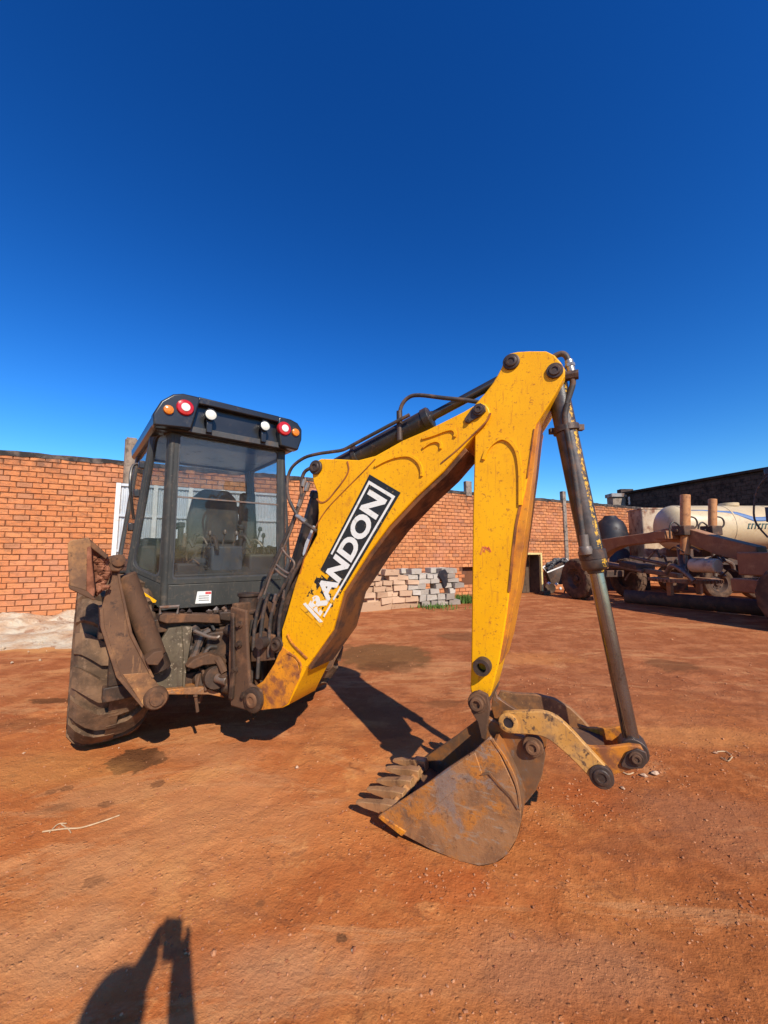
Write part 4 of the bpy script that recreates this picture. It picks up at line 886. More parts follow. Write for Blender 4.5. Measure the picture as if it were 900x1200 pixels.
# lip bar and five worn teeth
lipA = side[0]; lipB = side[0] - ARM.n * (2 * KW)
tdir = (ARM.px(*zp(Z5, 55, 428), KW) - ARM.px(*zp(Z5, 140, 432), KW)).normalized(); tdir = (tdir * 1 + Vector((0, 0, .12))).normalized()
into = (side[1] - side[0]).normalized(); back = (side[-1] - side[0]).normalized()
m = MB(); m.prism([lipA + back * -.012, lipA + into * .05, lipA + into * .05 + back * .04, lipA + back * .05], ARM.n * (-2 * KW)); build(m, 'lip', 'tooth', bucket, bevel=.004)
for k in range(5):
    c_ = lipA.lerp(lipB, (k + .42) / 5.0) + back * .03
    wv = ARM.n; td = (tdir + Vector((0, 0, .05 * random.uniform(-1, 1)))).normalized(); upv = wv.cross(td).normalized(); upv = upv if upv.z > 0 else -upv
    L = .185 + .015 * random.uniform(-1, 1); vs = []
    for t, hw, hh in ((-.30, .028, .032), (.12, .029, .033), (.18, .023, .026), (.7, .021, .017), (1.0, .015, .007)):
        p = c_ + td * L * t
        vs += [p - wv * hw - upv * hh, p + wv * hw - upv * hh, p + wv * hw + upv * hh, p - wv * hw + upv * hh]
    fs = [(3, 2, 1, 0), (16, 17, 18, 19)]
    for i in range(4):
        for j in range(4): fs.append((i * 4 + j, i * 4 + (j + 1) % 4, (i + 1) * 4 + (j + 1) % 4, (i + 1) * 4 + j))
    m = MB(); m.add(vs, fs); build(m, 'tooth', 'tooth', bucket, bevel=.004)

# tipping links ----------------------------------------------------------
lk_top = [(440, 222), (436, 200), (446, 184), (470, 177), (520, 175), (560, 176), (600, 192), (640, 228), (690, 282), (740, 335), (756, 356)]
lk_low = [(742, 378), (715, 384), (692, 362), (650, 318), (600, 272), (565, 248), (530, 240), (490, 238), (462, 236)]
lp = [Vector(p) for p in (curve([(a, b, 0) for a, b in lk_top], 3) + curve([(a, b, 0) for a, b in lk_low], 3))]
near_l = [ARM.px(*zp(Z5, p.x, p.y), .205) for p in lp]
m = MB(); m.prism(near_l, ARM.n * -.035); link = build(m, 'tipping_link', 'link_tan', bh, bevel=.005)
pin_boss(link, *zp(Z5, 464, 205), 11, .205, .012, 'link_tan', 'boss', hollow=True); hc_ = ARM.px(*zp(Z5, 464, 205), .205); m = MB(); m.lathe([(0, 0), (.026, 0), (.026, .006), (0, .006)], hc_, ARM.n, 20); build(m, 'pin_hole_shade', 'poly_black', link); pin_boss(link, *zp(Z5, 722, 355), 13, .205, .018, 'pin')  # black disc stands in for the darkness inside the hollow eye
m = MB(); m.prism(ARM.poly([(425, 150), (440, 118), (480, 125), (540, 128), (590, 140), (635, 165), (670, 198), (707, 242), (730, 275), (705, 300), (660, 290), (600, 255), (520, 225), (450, 200)], -.22, Z5), ARM.n * -.035); build(m, 'tipping_link', 'link_rust', bh, bevel=.005)
m = MB(); pa = ARM.px(*zp(Z5, 722, 355), .17); m.cyl(pa, pa - ARM.n * .40, .035, seg=18); build(m, 'link_pin', 'pin', link)
bl = [(655, 262), (690, 274), (745, 275), (800, 268), (832, 272), (848, 300), (845, 322), (815, 335), (762, 350), (735, 368), (715, 365), (700, 340)]
m = MB(); m.prism(ARM.poly(bl, .12, Z5), ARM.n * -.03); blk = build(m, 'bucket_link', 'yellow_dirty', bh, bevel=.005)
m = MB(); m.prism([p - ARM.n * .22 for p in ARM.poly(bl, .12, Z5)], ARM.n * -.03); build(m, 'far_plate', 'yellow_dirty', blk, bevel=.005)
m = MB(); m.prism(ARM.poly([(640, 262), (690, 272), (735, 290), (705, 345), (690, 335)], .09, Z5), ARM.n * -.2); build(m, 'web_plate', 'mud_steel', blk, bevel=.004)
m = MB(); m.prism(ARM.poly([(775, 318), (792, 285), (820, 275), (845, 285), (850, 312), (835, 330), (800, 332), (778, 326)], .12, Z5), ARM.n * .012); build(m, 'keeper_plate', 'pin', blk, bevel=.003)
pin_boss(blk, *zp(Z5, 818, 304), 7.5, .132, .02, 'mud_dark')
m = MB(); pa = ARM.px(*zp(Z5, 818, 304), .12); m.cyl(pa, pa - ARM.n * .26, .034, seg=18); build(m, 'link_pin', 'pin', blk)

# kingpost (swing casting) between rear frame and boom ---------------------
KP = mid(297, 820, .2)                                                 # boom foot pin, on the arm plane
kp = MB()
axis_pt = KP - ARM.u * 0.20; axis_pt.z = 0
pA = lambda du, z, w=0: Vector((axis_pt.x, axis_pt.y, 0)) + ARM.u * du + ARM.n * w + Vector((0, 0, z))
kz = KP.z
for w in (.20, -.17):                                                     # two cheeks that carry the boom foot
    kp.prism([pA(-.06, kz + .62, w), pA(.10, kz + .60, w), pA(.13, kz + .30, w), pA(.16, kz + .10, w), pA(.26, kz + .07, w), pA(.275, kz, w), pA(.25, kz - .07, w), pA(.18, kz - .085, w), pA(-.02, kz - .08, w), pA(-.06, kz + .2, w)], ARM.n * -.03)
kp.prism([pA(-.08, kz + .64, .17), pA(-.02, kz + .64, .17), pA(.0, kz + .3, .17), pA(-.02, kz - .06, .17), pA(-.08, kz - .06, .17)], ARM.n * -.34)
king = build(kp, 'kingpost', 'mud_steel', bh, bevel=.012, seg=3)
for z0, z1, r in ((kz + .55, kz + .70, .085), (kz + .10, kz + .24, .085), (kz - .12, kz - .02, .085)):
    m = MB(); p = pA(-.08, z0); m.lathe([(0, 0), (r, 0), (r, .02), (r * .85, .03), (r * .85, z1 - z0 - .03), (r, z1 - z0 - .02), (r, z1 - z0), (0, z1 - z0)], p, (0, 0, 1), 20); build(m, 'swivel_boss', 'mud_dark', king)
m = MB(); m.cyl(KP + ARM.n * .215, KP - ARM.n * .215, .05, seg=20); build(m, 'foot_pin', 'pin', king)
pin_boss(king, 297, 820, 12, .20, .03, 'mud_steel', 'pin')
m = MB(); p = mid(312, 752, .13, .2); m.cyl(p, p - ARM.n * .4, .04, seg=16); build(m, 'ram_pin', 'pin', king)
for w in (.13, -.11):
    m = MB(); q = mid(312, 752, .13, w); m.prism([q + ARM.u * -.14 + Vector((0, 0, -.16)), q + ARM.u * .08 + Vector((0, 0, -.12)), q + ARM.u * .07 + Vector((0, 0, .05)), q + ARM.u * -.05 + Vector((0, 0, .07)), q + ARM.u * -.16 + Vector((0, 0, .02))], ARM.n * -.025); build(m, 'ram_lug', 'mud_steel', king, bevel=.006)

for du, dz in ((.05, .50), (.05, .36), (.02, .18), (.12, .02)):
    m = MB(); p = pA(du, kz + dz, .20); m.lathe([(.026, -.005), (.026, .01), (.016, .012), (.016, .03), (0, .03)], p, ARM.n, 10); build(m, 'bolt', 'mud_dark', king)
m = MB(); m.prism([pA(-.03, kz + .58, .20), pA(.0, kz + .58, .20), pA(.03, kz + .2, .20), pA(.02, kz - .02, .20), pA(-.02, kz - .02, .20), pA(.0, kz + .2, .20)], ARM.n * .025); build(m, 'rib', 'mud_dark', king, bevel=.006)
m = MB(); m.lathe([(.085, -.01), (.085, .012), (.07, .02), (.05, .02)], KP + ARM.n * .20, ARM.n, 24); build(m, 'lug_ring', 'mud_dark', king)

# rear frame with slide rails ----------------------------------------------
def RP(z, pts, w): return REAR.poly(pts, w, z)
m = MB(); m.box(REAR.pt(0, .95, -.06), (2.0, .10, .10), (REAR.u, REAR.n, REAR.v)); m.box(REAR.pt(0, .52, -.06), (1.9, .10, .10), (REAR.u, REAR.n, REAR.v))
for u in (-.88, -.55, .55, .88): m.box(REAR.pt(u, .735, -.06), (.09, .09, .33), (REAR.u, REAR.n, REAR.v))
frame = build(m, 'rear_frame', 'mud_dark', bh, bevel=.008)
m = MB(); m.prism(RP(Z2, [(358, 284), (380, 278), (470, 280), (555, 282), (560, 312), (470, 308), (380, 312), (356, 304)], .06), REAR.n * -.11); build(m, 'slide_rail', 'mud_steel', frame, bevel=.008)
m = MB(); m.prism(RP(Z2, [(555, 274), (640, 270), (692, 276), (694, 298), (600, 306), (556, 300)], .05), REAR.n * -.14); build(m, 'clamp_block', 'mud_dark', frame, bevel=.01)
m = MB(); m.prism(RP(Z2, [(320, 440), (345, 395), (388, 328), (432, 322), (436, 400), (440, 480), (442, 530), (380, 545), (345, 575), (318, 585), (308, 560), (330, 500)], .05), REAR.n * -.04); build(m, 'stabilizer_bracket', 'olive', frame, bevel=.004)
m = MB(); m.prism(RP(Z2, [(432, 322), (466, 322), (462, 360), (446, 460), (440, 535), (434, 530), (436, 400)], .07), REAR.n * -.10); build(m, 'bracket_flange', 'olive', frame, bevel=.004)
m = MB(); m.prism(RP(Z2, [(372, 532), (440, 524), (500, 520), (560, 542), (572, 556), (520, 546), (450, 546), (380, 546)], .10), REAR.n * -.2); build(m, 'lower_rail', 'bucket_side', frame, bevel=.005)
m = MB(); m.prism(RP(Z2, [(445, 455), (470, 430), (520, 410), (570, 425), (592, 440), (560, 444), (500, 450), (470, 462)], .14), REAR.n * -.12); build(m, 'swing_arm', 'mud_steel', frame, bevel=.008)
def rcyl(name, a, b, ra, mat, w0=.1, w1=.1, z=Z2, rb=None, seg=18, par=None):
    m = MB(); m.cyl(REAR.px(*zp(z, *a), w0), REAR.px(*zp(z, *b), w1), ra, rb, seg); return build(m, name, mat, par or frame, bevel=.004)
sw = rcyl('swing_ram', (515, 475), (545, 490), .085, 'mud_dark', -.10, .16); rcyl('swing_rod', (545, 490), (580, 500), .035, 'pipe', .16, .24)
rcyl('swing_ram', (470, 500), (500, 490), .06, 'mud_dark', -.15, .05); rcyl('swing_head', (575, 470), (590, 515), .06, 'mud_dark', .2, .18)
rcyl('swing_pin', (570, 515), (612, 528), .05, 'mud_dark', .2, .22)
for a, b in (((600, 340), (640, 370)), ((590, 380), (650, 395)), ((580, 330), (610, 345))): rcyl('valve_body', a, b, .045, 'mud_dark', .12, .2)
m = MB(); m.tube(curve(RP(Z2, [(470, 335), (495, 345), (520, 355), (545, 358), (555, 352)], .12), 4), .013, 8); build(m, 'grease_line', 'pipe', frame)
m = MB(); m.tube(curve(RP(Z2, [(665, 300), (660, 360), (655, 430), (662, 500), (672, 540)], .36), 4), .02, 8); build(m, 'hose', 'hose', frame)
m = MB(); m.tube(curve(RP(Z2, [(690, 310), (700, 380), (690, 450), (700, 520)], .33), 4), .02, 8); build(m, 'hose', 'hose', frame)
m = MB(); m.tube(RP(Z2, [(360, 280), (358, 258), (420, 254), (416, 278)], .05), .012, 8); build(m, 'grab_loop', 'pipe', frame)
for a in ((430, 272), (455, 274), (520, 272), (545, 268), (570, 262), (575, 272)):
    m = MB(); lump(m, RP(Z2, [a], .02)[0], .03, .9, a[0]); build(m, 'grease_fitting', 'pipe' if a[0] > 500 else 'mud_dark', frame, smooth=0)
rnd2 = random.Random(11)
for k in range(44):
    a = rnd2.uniform(455, 600); b = rnd2.uniform(330, 540); p = RP(Z2, [(a, b)], rnd2.uniform(-.2, .08))[0]; m = MB(); q = p + Vector((rnd2.uniform(-.15, .15), rnd2.uniform(-.1, .1), rnd2.uniform(-.2, .1)))
    m.tube(curve([p, (p + q) / 2 + Vector((0, 0, .06)), q], 4), rnd2.choice((.012, .016, .03)), 8); build(m, 'hydraulic_line', rnd2.choice(('hose', 'mud_dark', 'mud_steel')), frame)
m = MB(); c_ = MP(.02, -.43, .72)
m.box(c_, (.92, .30, .42), axM); build(m, 'valve_bank', 'mud_dark', frame, bevel=.02)

# stabilizers -----------------------------------------------------------------
def stabilizer(side):
    mir = (lambda P: P) if side < 0 else (lambda P: P + axd * (-2 * (P - AXLE).dot(axd)))
    def q(pts, w): return [mir(p) for p in RP(Z2, pts, w)]
    n_ = REAR.n
    m = MB(); m.prism(q([(203, 132), (165, 265), (168, 322), (222, 485), (300, 582), (325, 590), (362, 584), (388, 556), (335, 490), (262, 345), (224, 170), (218, 132)], .20), n_ * -.03)
    st = build(m, 'stabilizer', 'leg_rust', bh, bevel=.003)
    m = MB(); m.prism(q([(160, 262), (172, 262), (176, 322), (230, 482), (306, 578), (300, 590), (214, 488), (163, 325)], .205), n_ * -.16); build(m, 'flange', 'leg_rust', st, bevel=.003)
    m = MB(); m.prism(q([(216, 132), (226, 140), (230, 172), (268, 342), (340, 488), (332, 494), (258, 350), (222, 176)], .215), n_ * -.16); build(m, 'flange', 'leg_rust', st, bevel=.003)
    m = MB(); m.prism(q([(203, 132), (165, 265), (168, 322), (222, 485), (300, 582), (362, 584), (388, 556), (335, 490), (262, 345), (224, 170)], .10), n_ * -.03); build(m, 'back_plate', 'mud_steel', st, bevel=.003)
    m = MB(); m.prism(q([(236, 478), (318, 472), (336, 492), (386, 556), (362, 582), (322, 588), (302, 580)], .202), n_ * .008); build(m, 'wear_plate', 'link_rust', st, bevel=.003)
    a, b = q([(243, 150), (345, 420)], .11)
    m = MB(); m.cyl(a, b, .068, seg=24); rm = build(m, 'stabilizer_ram', 'mud_steel', st, bevel=.012)
    m = MB(); a2 = a + (a - b).normalized() * .01; m.cyl(b, b + (b - a).normalized() * .10, .07, seg=18); build(m, 'ram_base', 'mud_dark', st, bevel=.006)
    e = q([(342, 432)], .2)[0]; m = MB(); m.prism([p for p in q([(310, 432), (340, 405), (368, 400), (372, 420), (352, 450), (318, 448)], .27)], n_ * -.12); build(m, 'ram_lug', 'mud_steel', st, bevel=.006)
    c_ = q([(345, 556)], .22)[0]; m = MB(); r = .075
    m.lathe([(r, -.02), (r, .02), (r * .85, .035), (r * .6, .035), (r * .55, .05), (r * .3, .05), (0, .045)], c_, n_, 22); build(m, 'pivot_pin', 'mud_steel', st)
    m = MB(); m.cyl(c_, c_ - n_ * .3, .05, seg=18); build(m, 'pivot_shaft', 'mud_dark', st)
    # street pad folded up at the end of the leg
    m = MB(); P = q([(54, 50), (62, 38), (122, 28), (134, 38), (130, 110), (118, 205), (60, 188), (56, 120)], .30); m.prism(P, n_ * -.03); pad = build(m, 'foot_pad', 'leg_rust', st, bevel=.006)
    m = MB(); m.prism(q([(56, 186), (118, 204), (150, 232), (140, 236), (112, 222), (60, 198)], .32), n_ * -.26); build(m, 'pad_rim', 'mud_steel', st, bevel=.005)
    m = MB(); m.prism(q([(122, 28), (136, 40), (190, 88), (180, 100), (130, 60)], .30), n_ * -.26); build(m, 'pad_rim', 'mud_steel', st, bevel=.005)
    m = MB(); m.prism(q([(118, 60), (132, 55), (135, 110), (146, 205), (138, 232), (116, 205)], .315), n_ * -.05); build(m, 'pad_rib', 'orange_edge' if False else 'pad_mud', st, bevel=.006)
    m = MB(); m.prism(q([(130, 50), (150, 62), (188, 92), (208, 108), (200, 150), (170, 205), (146, 228), (138, 150)], .24), n_ * -.14); build(m, 'pad_gusset', 'pad_mud', st, bevel=.02)
    for k in range(40):
        pts = q([(rnd2.uniform(140, 190), rnd2.uniform(85, 200))], .245)[0]; mm_ = MB()
        if k == 0: clods = MB()
        lump(clods, pts, rnd2.uniform(.012, .03), .9, k + 400)
    o = build(clods, 'caked_earth', 'pad_mud', st, smooth=0); o['kind'] = 'stuff'
    m = MB(); m.prism(q([(185, 95), (215, 85), (240, 95), (243, 125), (225, 142), (196, 140), (180, 120)], .24), n_ * -.18); build(m, 'ankle_lug', 'mud_steel', st, bevel=.01)
    c_ = q([(222, 103)], .25)[0]; m = MB(); m.lathe([(.04, -.02), (.04, .008), (.024, .014), (0, .014)], c_, n_, 16); build(m, 'ankle_pin', 'mud_steel', st)
    return st
stabilizer(-1); stabilizer(1)

# wheels ---------------------------------------------------------------------
def tyre_mesh(c, ax, rad, wid, rimr, nl, lugh, left=1, bar=.06, mat='tyre'):
    m = MB(); hw = wid / 2
    prof = [(rimr, -hw * .72), (rimr + .03, -hw * .82), ((rimr + rad) / 2, -hw * 1.0), (rad - .085, -hw * .98), (rad - .035, -hw * .9), (rad - .012, -hw * .72), (rad, -hw * .3), (rad, hw * .3), (rad - .012, hw * .72), (rad - .035, hw * .9), (rad - .085, hw * .98), ((rimr + rad) / 2, hw * 1.0), (rimr + .03, hw * .82), (rimr, hw * .72), (rimr, -hw * .72)]
    m.lathe(prof, c, ax, 64)
    a, b = basis(Vector(ax))
    def P(t, th, h):
        x = abs(t); rr = rad - (0.014 * (x / .72) ** 2 if x < .72 else .014 + .06 * (x - .72) / .28) + h
        return Vector(c) + Vector(ax) * (t * hw) + (a * math.cos(th) + b * math.sin(th)) * rr
    for k in range(nl):
        for sd in (-1, 1):
            th0 = 2 * math.pi * (k + (0 if sd < 0 else .5)) / nl
            ts = [-.12, .12, .38, .62, .84, 1.0]; off = [0, .0, .01, .06, .10, .115]
            vs = []; fs = []
            for t, o_ in zip(ts, off):
                th = th0 + o_ / rad * 0.95; hb = bar / rad / 2; hh = lugh if t < .95 else lugh * .6
                vs += [P(sd * t, th - hb * 1.08, -.012), P(sd * t, th - hb, hh), P(sd * t, th + hb, hh), P(sd * t, th + hb * 1.08, -.012)]
            for i in range(len(ts) - 1):
                for j in range(3): fs.append((i * 4 + j, i * 4 + j + 1, (i + 1) * 4 + j + 1, (i + 1) * 4 + j))
            fs += [(0, 3, 2, 1), tuple(len(vs) - 4 + j for j in range(4))]
            m.add(vs, fs)
    return m
def wheel(parent, c, ax, rad, wid, rimr, nl, lugh, bar, rim_mat, tmat='tyre', name='wheel'):
    m = MB(); ax = Vector(ax); hw = wid / 2
    m.lathe([(0, hw * .18), (rimr * .35, hw * .18), (rimr * .42, hw * .12), (rimr * .75, hw * .1), (rimr * .88, hw * .4), (rimr * .98, hw * .8), (rimr * 1.05, hw * .8), (rimr * 1.02, hw * .5), (rimr * 1.0, -hw * .7), (rimr * .9, -hw * .7), (rimr * .85, 0), (0, 0)], c, ax, 36)
    w = build(m, name, rim_mat, parent)
    build(tyre_mesh(c, ax, rad, wid, rimr, nl, lugh, bar=bar), 'tyre', tmat, w, smooth=24)
    m = MB(); a, b = basis(ax)
    m.lathe([(rimr * .3, hw * .15), (rimr * .3, hw * .45), (rimr * .2, hw * .55), (0, hw * .55)], c, ax, 20)
    for k in range(8):
        t = k * math.pi / 4; p = Vector(c) + (a * math.cos(t) + b * math.sin(t)) * rimr * .55; m.cyl(p + ax * hw * .05, p + ax * hw * .3, .018, seg=6)
    build(m, 'hub', rim_mat, w)
    return w
TR = 0.615
for sd in (-1, 1):
    wheel(bh, MP(sd * .87, 0, TR + .035), axd * sd, TR, .50, .33, 16, .052, .150, 'yellow_dirty')
for sd in (-1, 1): wheel(bh, MP(sd * .80, 2.1, .46), axd * sd, .44, .30, .22, 14, .022, .07, 'yellow_dirty')

# chassis, axles, bonnet and loader (behind the cab) ---------------------------
m = MB(); m.box(MP(0, .75, .70), (.62, 3.1, .34), axM); m.box(MP(0, 0, .64), (1.25, .24, .24), axM); m.box(MP(0, 2.1, .46), (1.3, .16, .16), axM); m.box(MP(0, -.55, .74), (1.0, .36, .30), axM); m.box(MP(-.5, -.3, .78), (.3, .5, .4), axM); m.box(MP(.5, -.3, .78), (.3, .5, .4), axM); build(m, 'chassis', 'mud_dark', bh, bevel=.015)
m = MB(); m.prism([MP(-.38, 1.0, .95), MP(-.38, 1.0, 1.50), MP(-.38, 1.2, 1.52), MP(-.38, 2.5, 1.38), MP(-.38, 2.62, 1.25), MP(-.38, 2.62, .85)], axd * .76); build(m, 'bonnet', 'yellow', bh, bevel=.04, seg=3)
m = MB(); m.box(MP(0, 2.63, 1.05), (.6, .03, .4), axM); build(m, 'grille', 'black_paint', bh, bevel=.01)
for sd in (-1, 1):
    m = MB(); m.prism([MP(sd * .52, .95, 1.14), MP(sd * .52, 1.05, 1.30), MP(sd * .52, 1.9, 1.22), MP(sd * .52, 3.05, .45), MP(sd * .52, 3.0, .28), MP(sd * .52, 2.8, .35), MP(sd * .52, 1.8, 1.02)], axd * sd * .09); build(m, 'loader_arm', 'yellow', bh, bevel=.01)
    m = MB(); m.cyl(MP(sd * .56, 1.0, .85), MP(sd * .56, 2.0, .95), .045); m.cyl(MP(sd * .56, 2.0, .95), MP(sd * .56, 2.5, 1.0), .025); build(m, 'loader_ram', 'black_paint', bh)
lb = MB(); pr = [(3.05, .55), (3.0, .30), (3.08, .12), (3.25, .04), (3.85, .03), (3.85, .05), (3.3, .08), (3.15, .18), (3.1, .32), (3.14, .56), (3.3, .72), (3.26, .75)]
lb.prism([MP(-1.02, a, b) for a, b in pr], axd * 2.04)
for sd in (-1.02, 1.0): lb.prism([MP(sd, a, b) for a, b in ((3.05, .5), (3.05, .2), (3.25, .06), (3.8, .06), (3.3, .7))], axd * .02)
build(lb, 'loader_bucket', 'bucket', bh, bevel=.006)
# rear wheel-arch wings, yellow corner just seen under the cab
for sd in (-1, 1):
    m = MB(); prof = [(.74 * math.cos(t), .74 * math.sin(t)) for t in [R(10 + 9 * k) for k in range(10)]]
    vs = []; fs = []
    for a, b in prof:
        for rr in (1.0, .975): vs += [MP(sd * .60, a * rr * .85, TR + b * rr * .98), MP(sd * .98, a * rr * .85, TR + b * rr * .98)]
    for i in range(len(prof) - 1):
        k = i * 4; fs += [(k, k + 1, k + 5, k + 4), (k + 2, k + 6, k + 7, k + 3), (k, k + 4, k + 6, k + 2), (k + 1, k + 3, k + 7, k + 5)]
    fs += [(0, 2, 3, 1), (len(vs) - 4, len(vs) - 3, len(vs) - 1, len(vs) - 2)]
    m.add(vs, fs); build(m, 'wing', 'black_paint', bh)
m = MB(); m.prism(CABR.poly([(262, 690), (290, 704), (348, 742), (344, 750), (296, 748), (262, 720)], .05, Z1), CABR.n * -.02); build(m, 'wing_corner', 'yellow', bh, bevel=.003)

# cab --------------------------------------------------------------------------
ZB, ZW, ZT = 1.02, 1.225, 2.585
ringB = [(-.545, -.35), (-.80, -.06), (-.80, .92), (.72, .92), (.72, -.06), (.50, -.35)]
ringT = [(-.555, -.35), (-.66, -.12), (-.66, .86), (.56, .86), (.56, -.12), (.46, -.35)]
def cabpt(i, z):
    t = (z - ZB) / (ZT - ZB); a = ringB[i]; b = ringT[i]; return MP(a[0] + (b[0] - a[0]) * t, a[1] + (b[1] - a[1]) * t, z)
def rr_loop(q, ins, rad, n=5):
    c = []; k = len(q)
    for i in range(k):
        d1 = (q[i - 1] - q[i]).normalized(); d2 = (q[(i + 1) % k] - q[i]).normalized(); c.append(q[i] + (d1 + d2) * ins)
    out = []
    for i in range(k):
        P = c[i]; d1 = (c[i - 1] - P).normalized(); d2 = (c[(i + 1) % k] - P).normalized(); A = P + d1 * rad; B = P + d2 * rad
        for j in range(n + 1):
            t = j / n; out.append(A * (1 - t) ** 2 + P * 2 * t * (1 - t) + B * t * t)
    return out
def ring(m, outer, inner, off):
    n = len(outer); vs = outer + inner + [p + off for p in outer] + [p + off for p in inner]; fs = []
    for i in range(n):
        j = (i + 1) % n
        fs += [(i, j, n + j, n + i), (2 * n + i, 3 * n + i, 3 * n + j, 2 * n + j), (i, 2 * n + i, 2 * n + j, j), (n + i, n + j, 3 * n + j, 3 * n + i)]
    m.add(vs, fs)
m = MB()
m.prism([MP(a, b, ZB) for a, b in ((-.54, -.34), (-.60, -.2), (-.60, .90), (.54, .90), (.54, -.2), (.495, -.34))], (0, 0, .06))
cab = build(m, 'cab', 'cab_grey', bh, bevel=.006)
def face(i, j, z0, z1, kind, rad=.02, ins=.05, name='window', z0j=None, z1j=None):
    q = [cabpt(i, z0), cabpt(j, z0 if z0j is None else z0j), cabpt(j, z1 if z1j is None else z1j), cabpt(i, z1)]
    nrm = (q[1] - q[0]).cross(q[3] - q[0]).normalized(); mid_ = sum(q, Vector()) / 4; out = (mid_ - MP(-.04, .3, mid_.z)); nrm = nrm if nrm.dot(out) > 0 else -nrm
    if kind == 'panel':
        m = MB(); m.prism([p for p in q], nrm * .025); build(m, name, 'cab_grey', cab, bevel=.006); return
    m = MB(); ring(m, rr_loop(q, 0, .012), rr_loop(q, ins, rad), nrm * .03); build(m, 'window_frame', 'cab_grey', cab, bevel=.004)
    m = MB(); m.prism([p + nrm * .008 for p in rr_loop(q, ins - .01, rad)], nrm * .005); build(m, 'window_pane', 'glass', cab, smooth=0)
    m = MB(); ring(m, rr_loop(q, ins - .004, rad), rr_loop(q, ins + .012, rad), nrm * .024); build(m, 'rubber_seal', 'cab_trim', cab)
face(0, 5, ZB, ZW - .002, 'panel', name='lower_panel'); face(0, 5, ZW, ZT, 'glass', .03, .045)
face(1, 0, 1.20, 1.348, 'panel', name='lower_panel', z0j=ZB, z1j=ZW); face(1, 0, 1.35, ZT, 'glass', .075, .038, z0j=ZW + .002)
face(5, 4, ZB, ZW, 'panel', name='lower_panel', z0j=1.20, z1j=1.348); face(5, 4, ZW + .002, ZT, 'glass', .075, .038, z0j=1.35)
face(2, 1, ZB + .18, ZB + .35, 'panel', name='door_panel'); face(2, 1, ZB + .352, ZT, 'glass', .06, .05)
face(4, 3, ZB + .18, ZB + .35, 'panel', name='door_panel'); face(4, 3, ZB + .352, ZT, 'glass', .06, .05)
face(3, 2, ZB, ZB + .56, 'panel', name='firewall'); face(3, 2, ZB + .562, ZT, 'glass', .03, .05)
for i in range(6):
    m = MB(); m.cyl(cabpt(i, ZB if i in (0, 5) else 1.20), cabpt(i, ZT), .034, seg=12); build(m, 'pillar', 'cab_grey', cab)
# horizontal sash rails of the rear window
for z, h, d in ((1.98, .014, .035),):
    a, b = cabpt(0, z), cabpt(5, z); m = MB(); m.box((a + b) / 2 - fwd * .012, ((b - a).length - .1, .02, h), axM); build(m, 'sash_rail', 'pipe', cab)
# roof
ROOF_E0, ROOF_E1 = -.50, 1.02
oz = [(-.72, 2.535), (-.73, 2.63), (-.675, 2.75), (-.59, 2.83), (-.52, 2.855), (-.2, 2.868), (.1, 2.868), (.48, 2.85), (.55, 2.83), (.60, 2.77), (.60, 2.66), (.56, 2.54)]
m = MB(); m.prism([MP(a, ROOF_E0 + .06, b) for a, b in oz], fwd * (ROOF_E1 - ROOF_E0 - .06)); roof = build(m, 'roof', 'roof_black', bh, bevel=.03, seg=3)
m = MB(); m.prism([MP(a, ROOF_E0 - .01, b) for a, b in ((-.40, 2.80), (-.40, 2.866), (.36, 2.858), (.36, 2.795))], fwd * .09); build(m, 'visor_lip', 'roof_black', roof, bevel=.012)
for pod in ([(-.725, 2.535), (-.735, 2.63), (-.68, 2.755), (-.595, 2.835), (-.52, 2.86), (-.40, 2.862), (-.38, 2.84), (-.44, 2.56)], [(.565, 2.54), (.605, 2.66), (.605, 2.77), (.555, 2.83), (.48, 2.853), (.36, 2.856), (.34, 2.83), (.37, 2.555)]):
    m = MB(); m.prism([MP(a, ROOF_E0 - .015, b) for a, b in pod], fwd * .10); build(m, 'lamp_pod', 'roof_black', roof, bevel=.018, seg=3)
wv = .365 - .35 + .15
def lamp(name, px, py, rpx, mat, e, ringmat=None, proud=.02):
    P = Plane((AXLE + fwd * e).xy, axd.xy); c_ = P.px(px, py); r = rpx * (c_ - CAM).dot(FWD) / F_PX; n_ = P.n
    m = MB(); m.lathe([(r, -.02), (r, proud * .5), (r * .9, proud), (r * .5, proud * 1.3), (0, proud * 1.4)], c_, n_, 28); o = build(m, name, mat, roof)
    if ringmat:
        m = MB(); m.lathe([(r * .52, proud), (r * .5, proud * 1.5), (0, proud * 1.7)], c_, n_, 20); build(m, 'lens', ringmat, o)
    return c_, r, o
PODE = ROOF_E0 - .015
lamp('tail_lamp', 217, 478, 9.5, 'red_lens', PODE, 'clear_lens'); lamp('tail_lamp', 333, 502.5, 8.2, 'red_lens', PODE, 'clear_lens')
lamp('indicator', 197.5, 480.5, 5.6, 'orange_lens', PODE); lamp('indicator', 346, 507, 4.6, 'orange_lens', PODE)
for px, py, rp in ((246.5, 486.5, 6.4), (310, 499.5, 5.6)):
    P = Plane((AXLE + fwd * (ROOF_E0 - .01)).xy, axd.xy); c_ = P.px(px, py); r = rp * (c_ - CAM).dot(FWD) / F_PX; n_ = P.n; m = MB()
    m.lathe([(0, -.07), (r * .5, -.065), (r * .95, -.02), (r * 1.08, .012), (r * 1.08, .025), (r * .96, .025)], c_, n_, 26); wl = build(m, 'work_lamp', 'roof_black', roof)
    m = MB(); m.lathe([(r * .98, .018), (r * .6, .026), (0, .03)], c_, n_, 24); build(m, 'lens', 'clear_lens', wl)
    m = MB(); m.box(c_ - Vector((0, 0, r + .05)) + fwd * .02, (.05, .03, .12), axM); m.box(c_ + Vector((0, 0, r + .006)), (.05, .02, .012), axM); build(m, 'lamp_bracket', 'roof_black', wl, bevel=.006)
